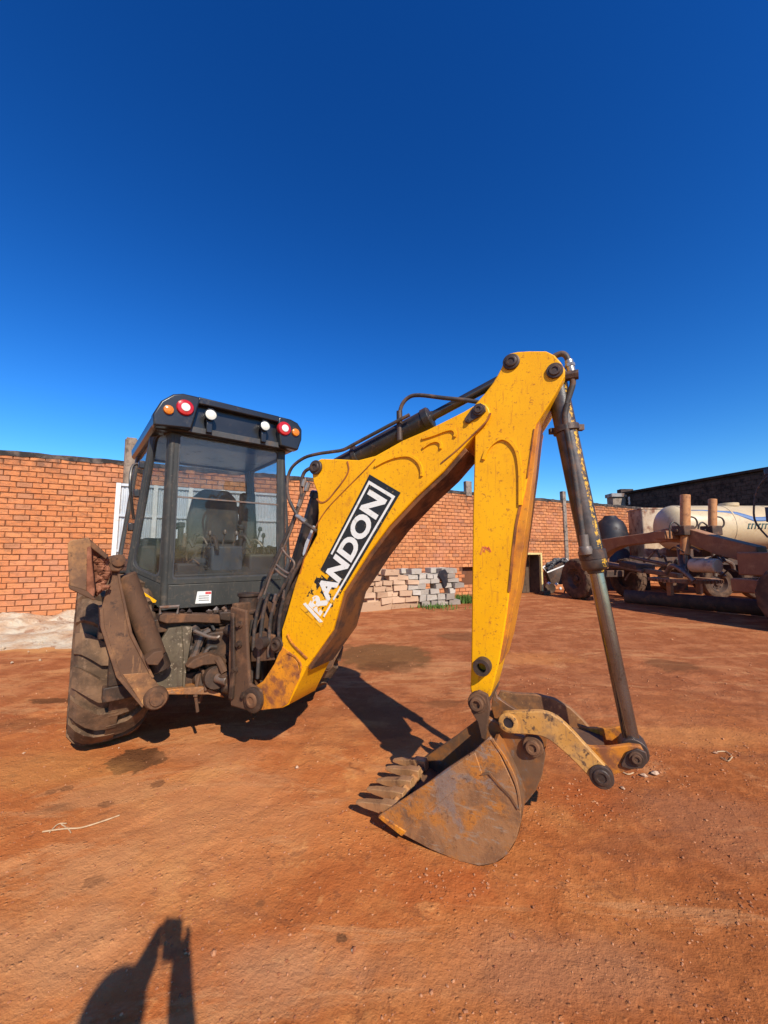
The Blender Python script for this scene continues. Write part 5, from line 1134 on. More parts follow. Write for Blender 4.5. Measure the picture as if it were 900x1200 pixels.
m = MB(); m.prism([MP(-.46, ROOF_E0 + .03, 2.545), MP(-.44, ROOF_E0 + .03, 2.60), MP(.37, ROOF_E0 + .03, 2.60), MP(.39, ROOF_E0 + .03, 2.545)], fwd * .12); build(m, 'header_panel', 'cab_trim', roof, bevel=.006)
# rear wiper
m = MB(); P = Plane((AXLE - fwd * .40).xy, axd.xy); m.tube(curve(P.poly([(545, 208), (580, 212), (610, 202), (638, 196)], 0, Z1), 4), .007, 8); m.tube(P.poly([(530, 196), (545, 208)], 0, Z1), .02, 8); build(m, 'wiper', 'pipe', cab)
# sticker on the lower panel
SP = Plane((AXLE - fwd * .376).xy, axd.xy)
m = MB(); m.prism(SP.poly([(482, 712), (528, 710), (526, 750), (474, 752)], 0, Z1), SP.n * .002); st_ = build(m, 'sticker', 'sticker', cab, smooth=0)
m = MB(); m.prism(SP.poly([(508, 713), (527, 712), (527, 720), (508, 721)], .003, Z1), SP.n * .001); build(m, 'sticker_print', 'sticker_red', cab, smooth=0)
for k in range(3):
    m = MB(); m.prism(SP.poly([(486, 726 + k * 7), (520, 725 + k * 7), (520, 727 + k * 7), (486, 728 + k * 7)], .003, Z1), SP.n * .001); build(m, 'sticker_print', 'cab_trim', cab, smooth=0)
# interior
m = MB(); m.prism([MP(a, b, ZB + .06) for a, b in ((-.5, -.2), (-.58, .0), (-.58, .85), (.52, .85), (.52, .0), (.45, -.2))], (0, 0, .02)); build(m, 'floor_mat', 'cab_trim', cab)
m = MB()
bk_ = [(-.25, 1.60), (-.26, 1.85), (-.22, 2.08), (-.13, 2.17), (.13, 2.17), (.22, 2.08), (.26, 1.85), (.25, 1.60)]
m.prism([MP(a + .0, .30 + (b - 1.6) * -.10, b) for a, b in bk_], fwd * .13); seat = build(m, 'seat', 'seat_grey', cab, bevel=.035, seg=3)
m = MB(); m.box(MP(0, .60, 1.56), (.52, .52, .14), axM); build(m, 'cushion', 'seat_grey', seat, bevel=.04, seg=3)
m = MB(); m.box(MP(0, .58, 1.30), (.36, .36, .38), axM); build(m, 'pedestal', 'console', seat, bevel=.02)
for sd in (-1, 1):
    m = MB(); m.box(MP(sd * .31, .50, 1.78), (.07, .34, .06), axM); m.box(MP(sd * .31, .36, 1.66), (.05, .05, .2), axM); build(m, 'armrest', 'cab_trim', seat, bevel=.015)
m = MB(); m.box(MP(.0, -.10, 1.34), (.30, .22, .44), axM); con = build(m, 'lever_console', 'console', cab, bevel=.02)
m = MB(); m.box(MP(-.32, -.14, 1.26), (.24, .18, .28), axM); build(m, 'side_console', 'cab_trim', cab, bevel=.02)
m = MB(); m.box(MP(.36, -.12, 1.30), (.30, .20, .36), axM); build(m, 'side_console', 'cab_trim', cab, bevel=.02)
m = MB(); m.box(MP(-.03, .74, 1.55), (1.15, .14, .20), axM); build(m, 'dashboard', 'cab_trim', cab, bevel=.03)
m = MB(); m.tube([MP(.25, .66, 1.75) + Vector((0, 0, 0)) + (axd * math.cos(t) + (fwd * .5 + Vector((0, 0, .86))).normalized() * math.sin(t)) * .19 for t in [k * math.pi / 12 for k in range(25)]], .014, 8); m.cyl(MP(.25, .66, 1.75), MP(.25, .8, 1.5), .025); m.box(MP(.25, .66, 1.75), (.36, .02, .03), axM); build(m, 'steering_wheel', 'cab_trim', cab)
for u_, e_, h_, lean in ((-.10, -.10, .34, -.05), (-.03, -.10, .36, .02), (.06, -.10, .35, .04), (.12, -.12, .30, .06), (-.34, -.12, .3, -.03), (.30, -.08, .42, .05), (.40, -.1, .33, -.02)):
    m = MB(); a = MP(u_, e_, 1.42); b = MP(u_ + lean, e_ - .03, 1.42 + h_ * .75); m.tube([a, a.lerp(b, .6) + fwd * .02, b], .008, 8); m.lathe([(0, -.02), (.02, -.012), (.022, .01), (.012, .03), (0, .034)], b, (0, 0, 1), 12); build(m, 'lever', 'pipe' if u_ < .1 else 'cab_trim', cab)
m = MB(); m.box(MP(.36, .80, 2.02), (.20, .03, .10), axM); build(m, 'inner_mirror', 'cab_trim', cab, bevel=.01)
m = MB(); m.box(MP(.40, .45, 1.80), (.16, .12, .78), axM); build(m, 'control_tower', 'cab_trim', cab, bevel=.02)
m = MB(); m.box(MP(-.43, .1, 1.66), (.05, .03, .05), axM); build(m, 'tag', 'yellow', cab, bevel=.004)
m = MB(); m.box(MP(-.66, .42, 1.38), (.18, .84, .36), axM); m.box(MP(.58, .42, 1.38), (.18, .84, .36), axM); build(m, 'side_trim', 'cab_trim', cab, bevel=.02)
m = MB(); m.prism([MP(-.5, -.26, 1.10), MP(-.5, -.26, 1.30), MP(-.5, -.16, 1.36), MP(-.5, -.05, 1.10)], axd * .95); build(m, 'rear_shelf', 'cab_trim', cab, bevel=.01)
rnd3 = random.Random(4)
for k in range(46):
    p = MP(rnd3.uniform(-.4, .5), rnd3.uniform(-.27, -.02), rnd3.uniform(1.22, 1.58)); q = p + Vector((rnd3.uniform(-.15, .15), 0, rnd3.uniform(-.12, .12))); m = MB(); m.tube(curve([p, (p + q) / 2 + Vector((0, 0, .05)), q], 4), rnd3.choice((.008, .012, .02)), 8); build(m, 'cab_hose', rnd3.choice(('hose', 'pipe', 'cab_trim')), cab)
# hinges, mirror stalk and grab rail on the near side of the cab
for z in (1.72, 2.02, 2.28):
    c_ = cabpt(1, z); m = MB(); m.box(c_ - axd * .05 + fwd * .05, (.05, .07, .07), axM); build(m, 'hinge', 'black_paint', cab, bevel=.008)
m = MB(); c_ = cabpt(1, 2.3); m.tube(curve([c_ + fwd * .2, c_ - axd * .10 + fwd * .2, c_ - axd * .12 + fwd * .15 + Vector((0, 0, -.2)), c_ - axd * .07 + fwd * .2 + Vector((0, 0, -.5))], 4), .013, 8); build(m, 'grab_rail', 'black_paint', cab)

# ------------------------------------------------------------------ motor grader on the right
GF = Vector((7.3, 12.95, 0)); gd = Vector((.25, -.968, 0)).normalized(); ga = Vector((.968, .25, 0)).normalized()
def GP(a, e, z): return GF + ga * a + gd * e + Vector((0, 0, z))          # e runs from the front axle to the rear
axG = (ga, gd, Vector((0, 0, 1)))
gr = thing('motor_grader', GF + gd * 3, 'dusty brown motor grader with two upright lift rams and a navy cab', 'motor grader')
def gwheel(a, e, r=.64, steer=0.0):
    ax = (ga + gd * steer).normalized() * (-1 if a < 0 else 1)
    return wheel(gr, GP(a, e, r - .005), ax, r, .36, .34, 16, .02, .08, 'grader_dark', 'tyre_far')
gwheel(-1.0, 0, steer=.05); gwheel(1.0, 0, steer=.05)
for sd in (-1, 1):
    gwheel(sd * 1.0, 5.62); gwheel(sd * 1.0, 7.15)
top_pts = [(-.35, 1.72), (.0, 1.90), (.9, 1.98), (1.9, 2.06), (2.45, 2.15), (3.0, 2.12), (3.6, 1.90), (4.5, 1.62)]
bot_pts = [(4.5, 1.20), (3.6, 1.45), (3.0, 1.72), (2.4, 1.78), (1.5, 1.74), (.9, 1.68), (.45, 1.52), (.15, 1.30), (.1, .95), (-.2, .95), (-.35, 1.3)]
m = MB(); m.prism([GP(-.16, e, z) for e, z in top_pts + bot_pts], ga * .32); build(m, 'main_frame', 'grader', gr, bevel=.02)
m = MB(); m.box(GP(0, 0, .78), (1.6, .22, .22), axG); build(m, 'front_axle', 'grader_dark', gr, bevel=.02)
m = MB(); m.prism([GP(-.11, .2, 1.18), GP(-.11, 2.6, .92), GP(-.11, 2.6, .80), GP(-.11, .2, 1.02)], ga * .22); build(m, 'drawbar', 'grader', gr, bevel=.015)
# turning circle with its teeth and the blade
m = MB(); cc = GP(0, 2.7, .72); m.lathe([(.55, 0), (.75, 0), (.75, .09), (.55, .09), (.55, 0)], cc, (0, 0, 1), 48)
for k in range(48):
    t = k * 2 * math.pi / 48; p = cc + Vector((math.cos(t), math.sin(t), 0)) * .77 + Vector((0, 0, .045)); m.box(p, (.05, .035, .07), (Vector((math.cos(t), math.sin(t), 0)), Vector((-math.sin(t), math.cos(t), 0)), Vector((0, 0, 1))))
build(m, 'circle', 'grader', gr)
bl_ = MB(); bd = (ga * .35 + gd * .94).normalized(); bp = bd.cross(Vector((0, 0, 1)))
arc = [(.16 * math.cos(t) - .1, .20 + .20 * math.sin(t)) for t in [R(-70 + 20 * k) for k in range(8)]]
pts_o = [GP(0, 2.7, 0) - bd * 1.5 + bp * a + Vector((0, 0, b)) for a, b in arc]; pts_i = [p + bp * -.03 for p in pts_o]
bl_.prism(pts_o + pts_i[::-1], bd * 3.0); build(bl_, 'blade', 'grader_dark', gr)
for sd in (-1, 1):
    m = MB(); m.box(GP(sd * .5, 2.7, .55), (.10, .12, .36), axG); build(m, 'blade_arm', 'grader', gr, bevel=.01)
# two upright lift rams
for px, yt, yb, w_ in ((803, 580, 650, .115), (835, 585, 640, .10)):
    Y = (GP(0, 2.6, 0)).y - (.35 if px == 803 else -.1); t_ = at_y(px, yt, Y); b_ = at_y(px, yb, Y); low_ = Vector((b_.x, b_.y, .85))
    m = MB(); m.cyl(Vector((b_.x, b_.y, b_.z)), t_, w_, seg=18); rr = build(m, 'lift_ram', 'ram_orange', gr, bevel=.01)
    m = MB(); m.cyl(low_, b_, .05, seg=14); build(m, 'rod', 'pipe', rr)
    m = MB(); zc = 1.5 + (647 - 622) * Y / 450; m.box((b_.x, b_.y, zc), (.36, .34, .26), axG); m.cyl((b_.x - .22, b_.y, zc), (b_.x + .22, b_.y, zc), .07, seg=12); build(m, 'trunnion', 'grader_dark', rr, bevel=.02)
    m = MB(); p = Vector((t_.x, t_.y, 1.5 + (647 - 605) * Y / 450)); m.tube(curve([p, p + Vector((.17, -.05, -.06)), p + Vector((.20, -.05, -.25)), p + Vector((.02, 0, -.42))], 5), .022, 8); build(m, 'hose', 'hose', rr)
    m = MB(); p = Vector((b_.x, b_.y, zc)); m.tube(curve([p + Vector((-.1, -.1, .05)), p + Vector((-.3, -.1, .22)), p + Vector((-.42, -.1, .1)), p + Vector((-.4, -.05, -.2))], 5), .022, 8); build(m, 'hose', 'hose', rr)
m = MB(); m.box(GP(0, 2.65, 1.95), (1.3, .30, .22), axG); build(m, 'saddle', 'grader', gr, bevel=.02)
m = MB(); m.prism([GP(-.35, 1.0, 1.22), GP(-.35, 1.6, 1.12), GP(-.35, 1.6, 1.0), GP(-.35, 1.0, 1.08)], ga * .7); build(m, 'cross_member', 'grader_dark', gr, bevel=.01)
# scarifier, side-shift ram, pipes
m = MB(); m.cyl(GP(.3, 2.4, 1.65), GP(-.4, 3.0, 1.0), .07); m.cyl(GP(.0, 1.1, 1.35), GP(.1, 2.2, 1.15), .05); m.cyl(GP(-.25, .5, 1.1), GP(-.25, 1.7, .95), .06); build(m, 'side_shift_ram', 'pipe', gr)
m = MB(); m.cyl(GP(-.55, 3.35, 1.18), GP(-.55, 3.95, 1.18), .17, seg=20); build(m, 'air_tank', 'tank_rust', gr, bevel=.03)
m = MB(); m.tube(curve([GP(-.45, 2.6, .95), GP(-.6, 2.9, 1.15), GP(-.62, 3.2, 1.0), GP(-.6, 3.4, .8)], 5), .06, 10); build(m, 'curved_pipe', 'pipe', gr)
rnd4 = random.Random(2)
for k in range(18):
    p = GP(rnd4.uniform(-.4, .4), rnd4.uniform(.6, 3.6), rnd4.uniform(.85, 1.5)); q = p + gd * rnd4.uniform(-.5, .5) + Vector((0, 0, rnd4.uniform(-.25, .25))); m = MB(); m.tube(curve([p, (p + q) / 2 + Vector((0, 0, .12)), q], 4), rnd4.choice((.02, .03, .05)), 8); build(m, 'hydraulic_line', rnd4.choice(('hose', 'grader_dark', 'pipe')), gr)
# cab, engine house
m = MB(); m.box(GP(0, 5.2, 1.25), (1.3, 1.6, .5), axG); m.box(GP(0, 7.95, 1.6), (1.5, 2.9, 1.3), axG); m.box(GP(0, 6.0, .78), (1.5, 3.4, .3), axG); build(m, 'engine_house', 'grader', gr, bevel=.03)
m = MB(); m.box(GP(0, 5.90, 3.15), (1.5, 1.6, .16), axG); gc = build(m, 'cab_roof', 'navy', gr, bevel=.03)
for a, e in ((-.68, 5.22), (.68, 5.22), (-.68, 6.55), (.68, 6.55)):
    m = MB(); m.box(GP(a, e, 2.28), (.12, .12, 1.58), axG); build(m, 'cab_post', 'navy', gr, bevel=.01)
m = MB(); m.box(GP(0, 5.25, 1.75), (1.25, .08, .5), axG); m.box(GP(-.7, 5.90, 1.75), (.06, 1.3, .5), axG); m.box(GP(.7, 5.90, 1.75), (.06, 1.3, .5), axG); m.box(GP(0, 6.55, 2.0), (1.25, .06, 1.0), axG); build(m, 'cab_panel', 'navy', gr, bevel=.01)
for a, e, sz in ((0, 5.24, (1.24, .012, 1.05)), (-.68, 5.90, (.012, 1.2, 1.05)), (.68, 5.90, (.012, 1.2, 1.05))):
    m = MB(); m.box(GP(a, e, 2.53), sz, axG); build(m, 'cab_pane', 'glass', gr, smooth=0)
m = MB(); m.cyl(GP(-.3, 7.4, 2.2), GP(-.3, 7.4, 3.1), .07); build(m, 'exhaust', 'pipe', gr)
m = MB(); p = GP(-.72, 5.2, 3.1); m.tube(curve([p, p - gd * .25 + Vector((0, 0, -.3)), p - gd * .35 + Vector((0, 0, -.9)), p - gd * .15 + Vector((0, 0, -1.3))], 5), .018, 8); build(m, 'mirror_stalk', 'hose', gr)
m = MB(); m.box(GP(-.84, 5.2, 2.25), (.2, .05, .3), axG); m.box(GP(-.74, 5.22, 2.25), (.06, .03, .03), axG); build(m, 'mirror', 'navy', gr, bevel=.01)

# ------------------------------------------------------------------ tanker truck behind the grader
TY = 13.6
tk = thing('tanker_truck', (12.0, TY, 0), 'cream tanker truck with a blue sweep and dark green lettering on its tank', 'tanker truck')
tr_ = .78; tzc = 2.36; tx0, tx1 = at_y(774, 620, TY).x, 15.2
m = MB(); prof = [(0, 0)] + [(tr_ * math.sin(R(a)), .42 * (1 - math.cos(R(a)))) for a in (15, 30, 45, 60, 75, 90)] + [(tr_, tx1 - tx0 - .42)] + [(tr_ * math.sin(R(a)), tx1 - tx0 - .42 * (1 - math.cos(R(a)))) for a in (75, 45, 20)] + [(0, tx1 - tx0)]
m.lathe(prof, (tx0, TY, tzc), (1, 0, 0), 48); tank = build(m, 'tank', 'tank_cream', tk)
for x in (tx0 + .42, tx0 + 2.0, tx0 + 3.4):
    m = MB(); m.lathe([(tr_ - .01, 0), (tr_ + .012, .005), (tr_ + .012, .055), (tr_ - .01, .06)], (x, TY, tzc), (1, 0, 0), 48); build(m, 'tank_band', 'tank_cream', tank)
def on_tank(x, th, h=.004): return Vector((x, TY - (tr_ + h) * math.cos(th), tzc + (tr_ + h) * math.sin(th)))
def tank_px(px, py):
    d = ray(px, py); lo_, hi_ = None, None        # nearest crossing of the ray with the tank's barrel
    a = d.y ** 2 + d.z ** 2; oy, oz_ = CAM.y - TY, CAM.z - tzc; b = 2 * (d.y * oy + d.z * oz_); c = oy * oy + oz_ * oz_ - (tr_ + .004) ** 2; D = b * b - 4 * a * c
    t = (-b - math.sqrt(max(D, 0))) / (2 * a); p = CAM + d * t; return p.x, math.atan2(p.z - tzc, -(p.y - TY))
def sweep(upper, lower, name, mat, par):
    m = MB(); vs = []; fs = []
    for (a, b), (c_, d_) in zip(upper, lower):
        x1_, t1 = tank_px(a, b); x2_, t2 = tank_px(c_, d_)
        for k in range(4): vs.append(on_tank(x1_ + (x2_ - x1_) * k / 3, t1 + (t2 - t1) * k / 3, .006))
    for i in range(len(upper) - 1):
        for k in range(3): fs.append((i * 4 + k, i * 4 + k + 1, (i + 1) * 4 + k + 1, (i + 1) * 4 + k))
    m.add(vs, fs); o = build(m, name, mat, par); sm = o.modifiers.new('solid', 'SOLIDIFY'); sm.thickness = .004; return o
ZT2 = (780, 540, 6.0)
u_ = [zp(ZT2, *p) for p in ((180, 345), (260, 345), (350, 350), (430, 353), (500, 360), (560, 376), (620, 395), (680, 395), (760, 385), (860, 375))]
l_ = [zp(ZT2, *p) for p in ((180, 350), (260, 351), (350, 358), (430, 365), (500, 378), (560, 402), (620, 425), (680, 425), (760, 420), (860, 418))]
sweep(u_, l_, 'blue_sweep', 'tank_blue', tank)
# row of dark green characters, too blurred to read further than their upright strokes
x_ = 583
for k in range(9):
    a = x_ + k * 24
    sweep([zp(ZT2, a, 440), zp(ZT2, a + 9, 440)], [zp(ZT2, a - 8, 480), zp(ZT2, a + 1, 480)], 'character', 'tank_green', tank)
    sweep([zp(ZT2, a, 440), zp(ZT2, a + 18, 440)], [zp(ZT2, a - 1, 449), zp(ZT2, a + 17, 449)], 'character', 'tank_green', tank)
    if k == 0: sweep([zp(ZT2, a - 6, 471), zp(ZT2, a + 10, 471)], [zp(ZT2, a - 7, 479), zp(ZT2, a + 9, 479)], 'character', 'tank_green', tank)
m = MB(); m.lathe([(.05, 0), (.05, .05), (.03, .05), (.03, 0)], at_y(868, 594, TY), (0, 1, 0), 14); build(m, 'lifting_eye', 'white_paint', tank)
m = MB(); m.cyl((tx0 + 2.5, TY, tzc + tr_ - .03), (tx0 + 2.5, TY, tzc + tr_ + .09), .28, seg=22); build(m, 'hatch', 'tank_cream', tank, bevel=.01)
m = MB(); m.box((12.0, TY - .35, 1.2), (6.2, .12, .26)); m.box((12.0, TY + .35, 1.2), (6.2, .12, .26))
for k in range(4): m.box((tx0 + .6 + k * 1.3, TY, 1.45), (.12, 1.1, .30))
build(m, 'chassis', 'grader_dark', tk, bevel=.01)
for x in (tx0 + 1.0, tx0 + 2.25, 15.6):
    for sd in (-1, 1): wheel(tk, (x, TY + sd * .95, .5), (0, sd, 0), .5, .30, .28, 20, .008, .05, 'grader_dark', 'tyre_far')
m = MB(); m.prism([(15.3, TY - 1.1, .7), (15.3, TY - 1.1, 2.7), (16.3, TY - 1.1, 2.7), (16.75, TY - 1.1, 1.8), (16.8, TY - 1.1, .7)], (0, 2.2, 0)); build(m, 'truck_cab', 'white_paint', tk, bevel=.05, seg=3)
m = MB(); m.tube(curve([(tx0 + .3, TY - .9, 1.0), (tx0 + .6, TY - 1.0, 1.25), (tx0 + 1.0, TY - 1.0, 1.3), (tx0 + 1.5, TY - .98, 1.15), (tx0 + 1.65, TY - .9, .9)], 5), .06, 8); build(m, 'mudguard', 'pipe', tk)

# rusty square tank and black water tank by the wall
QY = 15.6; qa, qb = at_y(752, 600, QY).x, at_y(802, 600, QY).x; zt = at_y(760, 595, QY).z
rt = thing('square_tank', ((qa + qb) / 2, QY + .8, 0), 'square cream steel tank with rust streaks and flaking patches', 'tank')
qd = at_y(735, 600, QY + 1.3); m = MB()
base = [Vector((qa, QY, .9)), Vector((qb, QY + .1, .9)), Vector((qb + .3, QY + 1.5, .9)), Vector((qd.x, QY + 1.3, .9))]
m.prism(base, (0, 0, zt - .9)); body = build(m, 'body', 'tank_rust', rt, bevel=.08, seg=3)
m = MB()
for p in base: m.box((p.x * .9 + (qa + qb) * .05, (p.y * .9 + (QY + .8) * .1), .45), (.14, .14, .92))
build(m, 'stand', 'grader_dark', rt)
m = MB(); outer = [b + (b - (base[0] + base[2]) / 2).normalized() * .03 + Vector((0, 0, zt - .96)) for b in base]; m.prism(outer, (0, 0, .06)); build(m, 'rim', 'tank_rust', rt, bevel=.01)
wt_c = at_y(717, 640, 16.2); wt_c.z = 0; zt2 = at_y(722, 606, 16.2).z; wr = .62
m = MB(); m.lathe([(0, 0), (wr, 0), (wr, .8), (wr * 1.02, .82), (wr * 1.02, .88), (wr, .9), (wr, zt2 - .75), (wr * .93, zt2 - .45), (wr * .75, zt2 - .2), (wr * .45, zt2 - .05), (.25, zt2), (.22, zt2 + .05), (0, zt2 + .06)], wt_c, (0, 0, 1), 36)
tag(build(m, 'water_tank', 'poly_black'), 'black domed plastic water tank beside the rusty square tank', 'water tank')

# ------------------------------------------------------------------ things along the foot of the wall
# heap of blocks: rows of loose blocks, each one its own
HP = Plane(ground(475, 713).xy, (ground(532, 710) - ground(418, 719)).xy)
hu = lambda px: HP.uvw(HP.px(px, 700))[0]
ha, hb_ = hu(423), hu(533); topz = lambda t: 0.95 + .10 * math.sin(t * 9) + (.12 if .45 < t < .53 else 0) - (.12 if t < .2 else 0)
rb = random.Random(21); bproto = []
for k in range(5):
    m = MB(); m.box((0, 0, 0), (1, 1, 1)); me = None
    vs = [v + Vector((rb.uniform(-.07, .05), rb.uniform(-.06, .06), rb.uniform(-.09, .07))) for v in m.v]
    me = bpy.data.meshes.new('block'); me.from_pydata(vs, [], m.f); me.update()
    bproto.append(me)
pb = {}
for mt in ('block_grey', 'block_tan'):
    pb[mt] = []
    for me in bproto:
        c_ = me.copy(); c_.materials.append(M[mt]); pb[mt].append(c_)
def block(p, size, yaw, mt, label, group, tilt=0):
    o = bpy.data.objects.new('stacked_block', rb.choice(pb[mt])); col.objects.link(o); o.location = p; o.scale = size
    o.rotation_euler = (tilt, rb.uniform(-.05, .05), math.atan2(HP.u.y, HP.u.x) + yaw)
    b = o.modifiers.new('bevel', 'BEVEL'); b.width = .03; b.segments = 1
    return tag(o, label, 'block', group)
COURSE = ('bottom', 'second', 'third', 'fourth', 'fifth', 'sixth', 'seventh', 'topmost', 'topmost')
L_G = 'pale grey concrete block in the rough stack against the brick wall'; L_T = 'tan stone block in the brown half of the stack by the brick wall'
for dep in range(2):
    z = 0.0; r = 0
    while z < 1.15:
        h = rb.choice((.13, .15, .16, .17)); u = ha - .05 + rb.uniform(0, .1) + (.15 if r % 2 else 0)
        while u < hb_:
            t = (u - ha) / (hb_ - ha); w = rb.choice((.22, .28, .33, .36, .40))
            tan_ = t < .46
            if tan_ and z < .05: w = .9
            if (dep == 0 or z > topz(min(1, max(0, t))) - .40) and z + h * .5 < topz(min(1, max(0, t))) and not (rb.random() < .05 and z > .3):
                block(HP.pt(u + w / 2, z + h / 2 - .01, -.18 - dep * .34 + rb.uniform(-.06, .06)), (w - .012, .30, (.30 if (tan_ and z < .05) else h) - .006), rb.uniform(-.13, .13), 'block_tan' if tan_ else 'block_grey', ('tan stone block, %s course of the stack\'s brown half' if tan_ else 'pale grey block, %s course of the stack\'s grey half') % COURSE[min(r, 8)] + (', behind the front row' if dep else ''), ('tan blocks, %s course' if tan_ else 'grey blocks, %s course') % COURSE[min(r, 8)] + (' behind' if dep else ''), rb.uniform(-.05, .05))
            u += w + rb.uniform(.004, .02)
        z += h; r += 1
# dark tarred sheet slumped over one end of the stack
m = MB(); m.prism(HP.poly([(516, 669), (522, 667), (525, 672), (524, 686), (521, 690), (518, 680), (514, 675)], .03), HP.n * -.05)
tag(build(m, 'rubber_sheet', 'poly_black', bevel=.01), 'black rubber scrap hanging over the grey end of the block stack', 'rubber scrap')
# grass tuft
def tuft(px, py, n_, hgt, spread, label):
    c_ = ground(px, py); m = MB(); rg_ = random.Random(int(px))
    for k in range(n_):
        x = c_.x + rg_.gauss(0, spread); y = c_.y + rg_.gauss(0, spread * .6); h = hgt * rg_.uniform(.45, 1); a = rg_.uniform(0, 6.28); l = rg_.uniform(.1, .6) * h; w = .012
        d_ = Vector((math.cos(a), math.sin(a), 0)); s_ = Vector((-d_.y, d_.x, 0)) * w; b0 = Vector((x, y, -.02))
        p1 = b0 + d_ * l * .35 + Vector((0, 0, h * .6)); p2 = b0 + d_ * l + Vector((0, 0, h))
        m.add([b0 - s_, b0 + s_, p1 + s_ * .8, p1 - s_ * .8, p2], [(0, 1, 2, 3), (3, 2, 4)])
    return tag(build(m, 'grass_tuft', 'grass', smooth=0), label, 'grass', kind='stuff')
tuft(541, 706, 420, .30, .20, 'green grass tuft growing at the foot of the brick wall beside the block stack')
tuft(510, 712, 160, .16, .30, 'thin weeds growing along the foot of the grey block stack')
# cabinet lying open with a pale yellow frame
cb_c = ground(622, 697); CB = Plane(cb_c.xy, (0.93, .37)); 
cu0, cu1 = CB.uvw(CB.px(603, 680))[0], CB.uvw(CB.px(634.5, 680))[0]; cz1 = CB.px(630, 650).z
cbt = thing('open_cabinet', CB.pt((cu0 + cu1) / 2, 0, -.3), 'open dark timber cabinet with a pale yellow frame set against the brick wall', 'cabinet')
axC = (CB.u, CB.n, CB.v); fw = .07
for nm, c_, sz in (('frame_post', CB.pt(cu0, cz1 / 2, 0), (fw, .1, cz1)), ('frame_post', CB.pt(cu1, cz1 / 2, 0), (fw, .1, cz1)), ('frame_head', CB.pt((cu0 + cu1) / 2, cz1 + fw / 2, .002), (cu1 - cu0 + fw, .1, fw))):
    m = MB(); m.box(c_, sz, axC); build(m, nm, 'frame_cream', cbt, bevel=.006)
for k in range(6):
    w = (cu1 - cu0 - fw) / 6; m = MB(); m.box(CB.pt(cu0 + fw / 2 + (k + .5) * w, cz1 / 2, -.55), (w - .01, .03, cz1 - .02), axC); build(m, 'back_board', 'board_dark', cbt)
for u in (cu0, cu1):
    m = MB(); m.box(CB.pt(u, cz1 / 2 - .01, -.32), (.03, .48, cz1 - .03), axC); build(m, 'side_board', 'board_dark', cbt)
m = MB(); m.box(CB.pt((cu0 + cu1) / 2, cz1 - .01, -.32), (cu1 - cu0 - .03, .48, .03), axC); build(m, 'top_board', 'board_dark', cbt)
m = MB(); m.box(CB.pt(cu1 + .02, .06, .12), (.32, .22, .12), axC); tag(build(m, 'timber_offcut', 'board_dark', bevel=.01), 'short dark timber offcut at the foot of the open cabinet', 'timber')
# terracotta drum beside the cabinet
pc = ground(607, 692); m = MB(); m.lathe([(0, 0), (.14, 0), (.2, .1), (.22, .22), (.19, .36), (.13, .42), (.14, .45), (0, .45)], (pc.x, pc.y, -.01), (0, 0, 1), 22)
tag(build(m, 'clay_pot', 'pink_pot'), 'pinkish clay pot standing beside the open cabinet', 'pot')
# wheelbarrow heaped with grey rubble
wbp = ground(650, 695); WB = Plane(wbp.xy, (1, .15)); wbr = thing('wheelbarrow', WB.pt(0, 0, 0), 'white-rimmed wheelbarrow heaped with grey rubble beside the cabinet', 'wheelbarrow')
rimq = [WB.px(*p, w) for p, w in (((636, 665), .0), ((641, 671), .25), ((668, 660), .2), ((664, 655), -.4), ((648, 657), -.5))]
bot = [Vector((p.x * .55 + wbp.x * .45, p.y * .55 + wbp.y * .45, .32)) for p in rimq]
m = MB(); k = len(rimq); m.add(rimq + bot, [(i, (i + 1) % k, (i + 1) % k + k, i + k) for i in range(k)] + [tuple(range(2 * k - 1, k - 1, -1))]); tray = build(m, 'tray', 'grader_dark', wbr); sm = tray.modifiers.new('solid', 'SOLIDIFY'); sm.thickness = .01
m = MB(); m.tube(rimq + [rimq[0]], .028, 8); build(m, 'rim', 'white_paint', wbr)
m = MB(); rc = sum(rimq, Vector()) / k
for i in range(60):
    a, b = rb.choice(rimq), rb.random(); p = rc.lerp(a, b * .85); lump(m, p + Vector((0, 0, .04 + .12 * (1 - b))), rb.uniform(.05, .11), .8, 900 + i)
lo_ = build(m, 'rubble_load', 'tarp', wbr, smooth=0); lo_['kind'] = 'stuff'
for a, b in ((rimq[1], Vector((wbp.x - .1, wbp.y - .1, 0))), (rimq[2], Vector((wbp.x + .3, wbp.y - .1, 0)))):
    m = MB(); m.tube([a, a.lerp(b, .5) + Vector((.05, 0, 0)), b], .025, 8); build(m, 'leg', 'grader_dark', wbr)
m = MB(); m.lathe([(.0, -.03), (.1, -.03), (.18, -.05), (.2, 0), (.18, .05), (.1, .03), (0, .03)], (wbp.x - .25, wbp.y - .2, .2), (.2, 1, 0), 20); build(m, 'wheel', 'tyre_far', wbr)
for px, py, r in ((643, 684, .09), (652, 685, .08), (657, 690, .07)):
    p = ground(px, 697); p2 = at_y(px, py, p.y); m = MB(); lump(m, (p2.x, p2.y, max(r * .5, p2.z)), r, .9, px); 
    o = build(m, 'rubble_piece', 'white_paint', wbr, smooth=0)
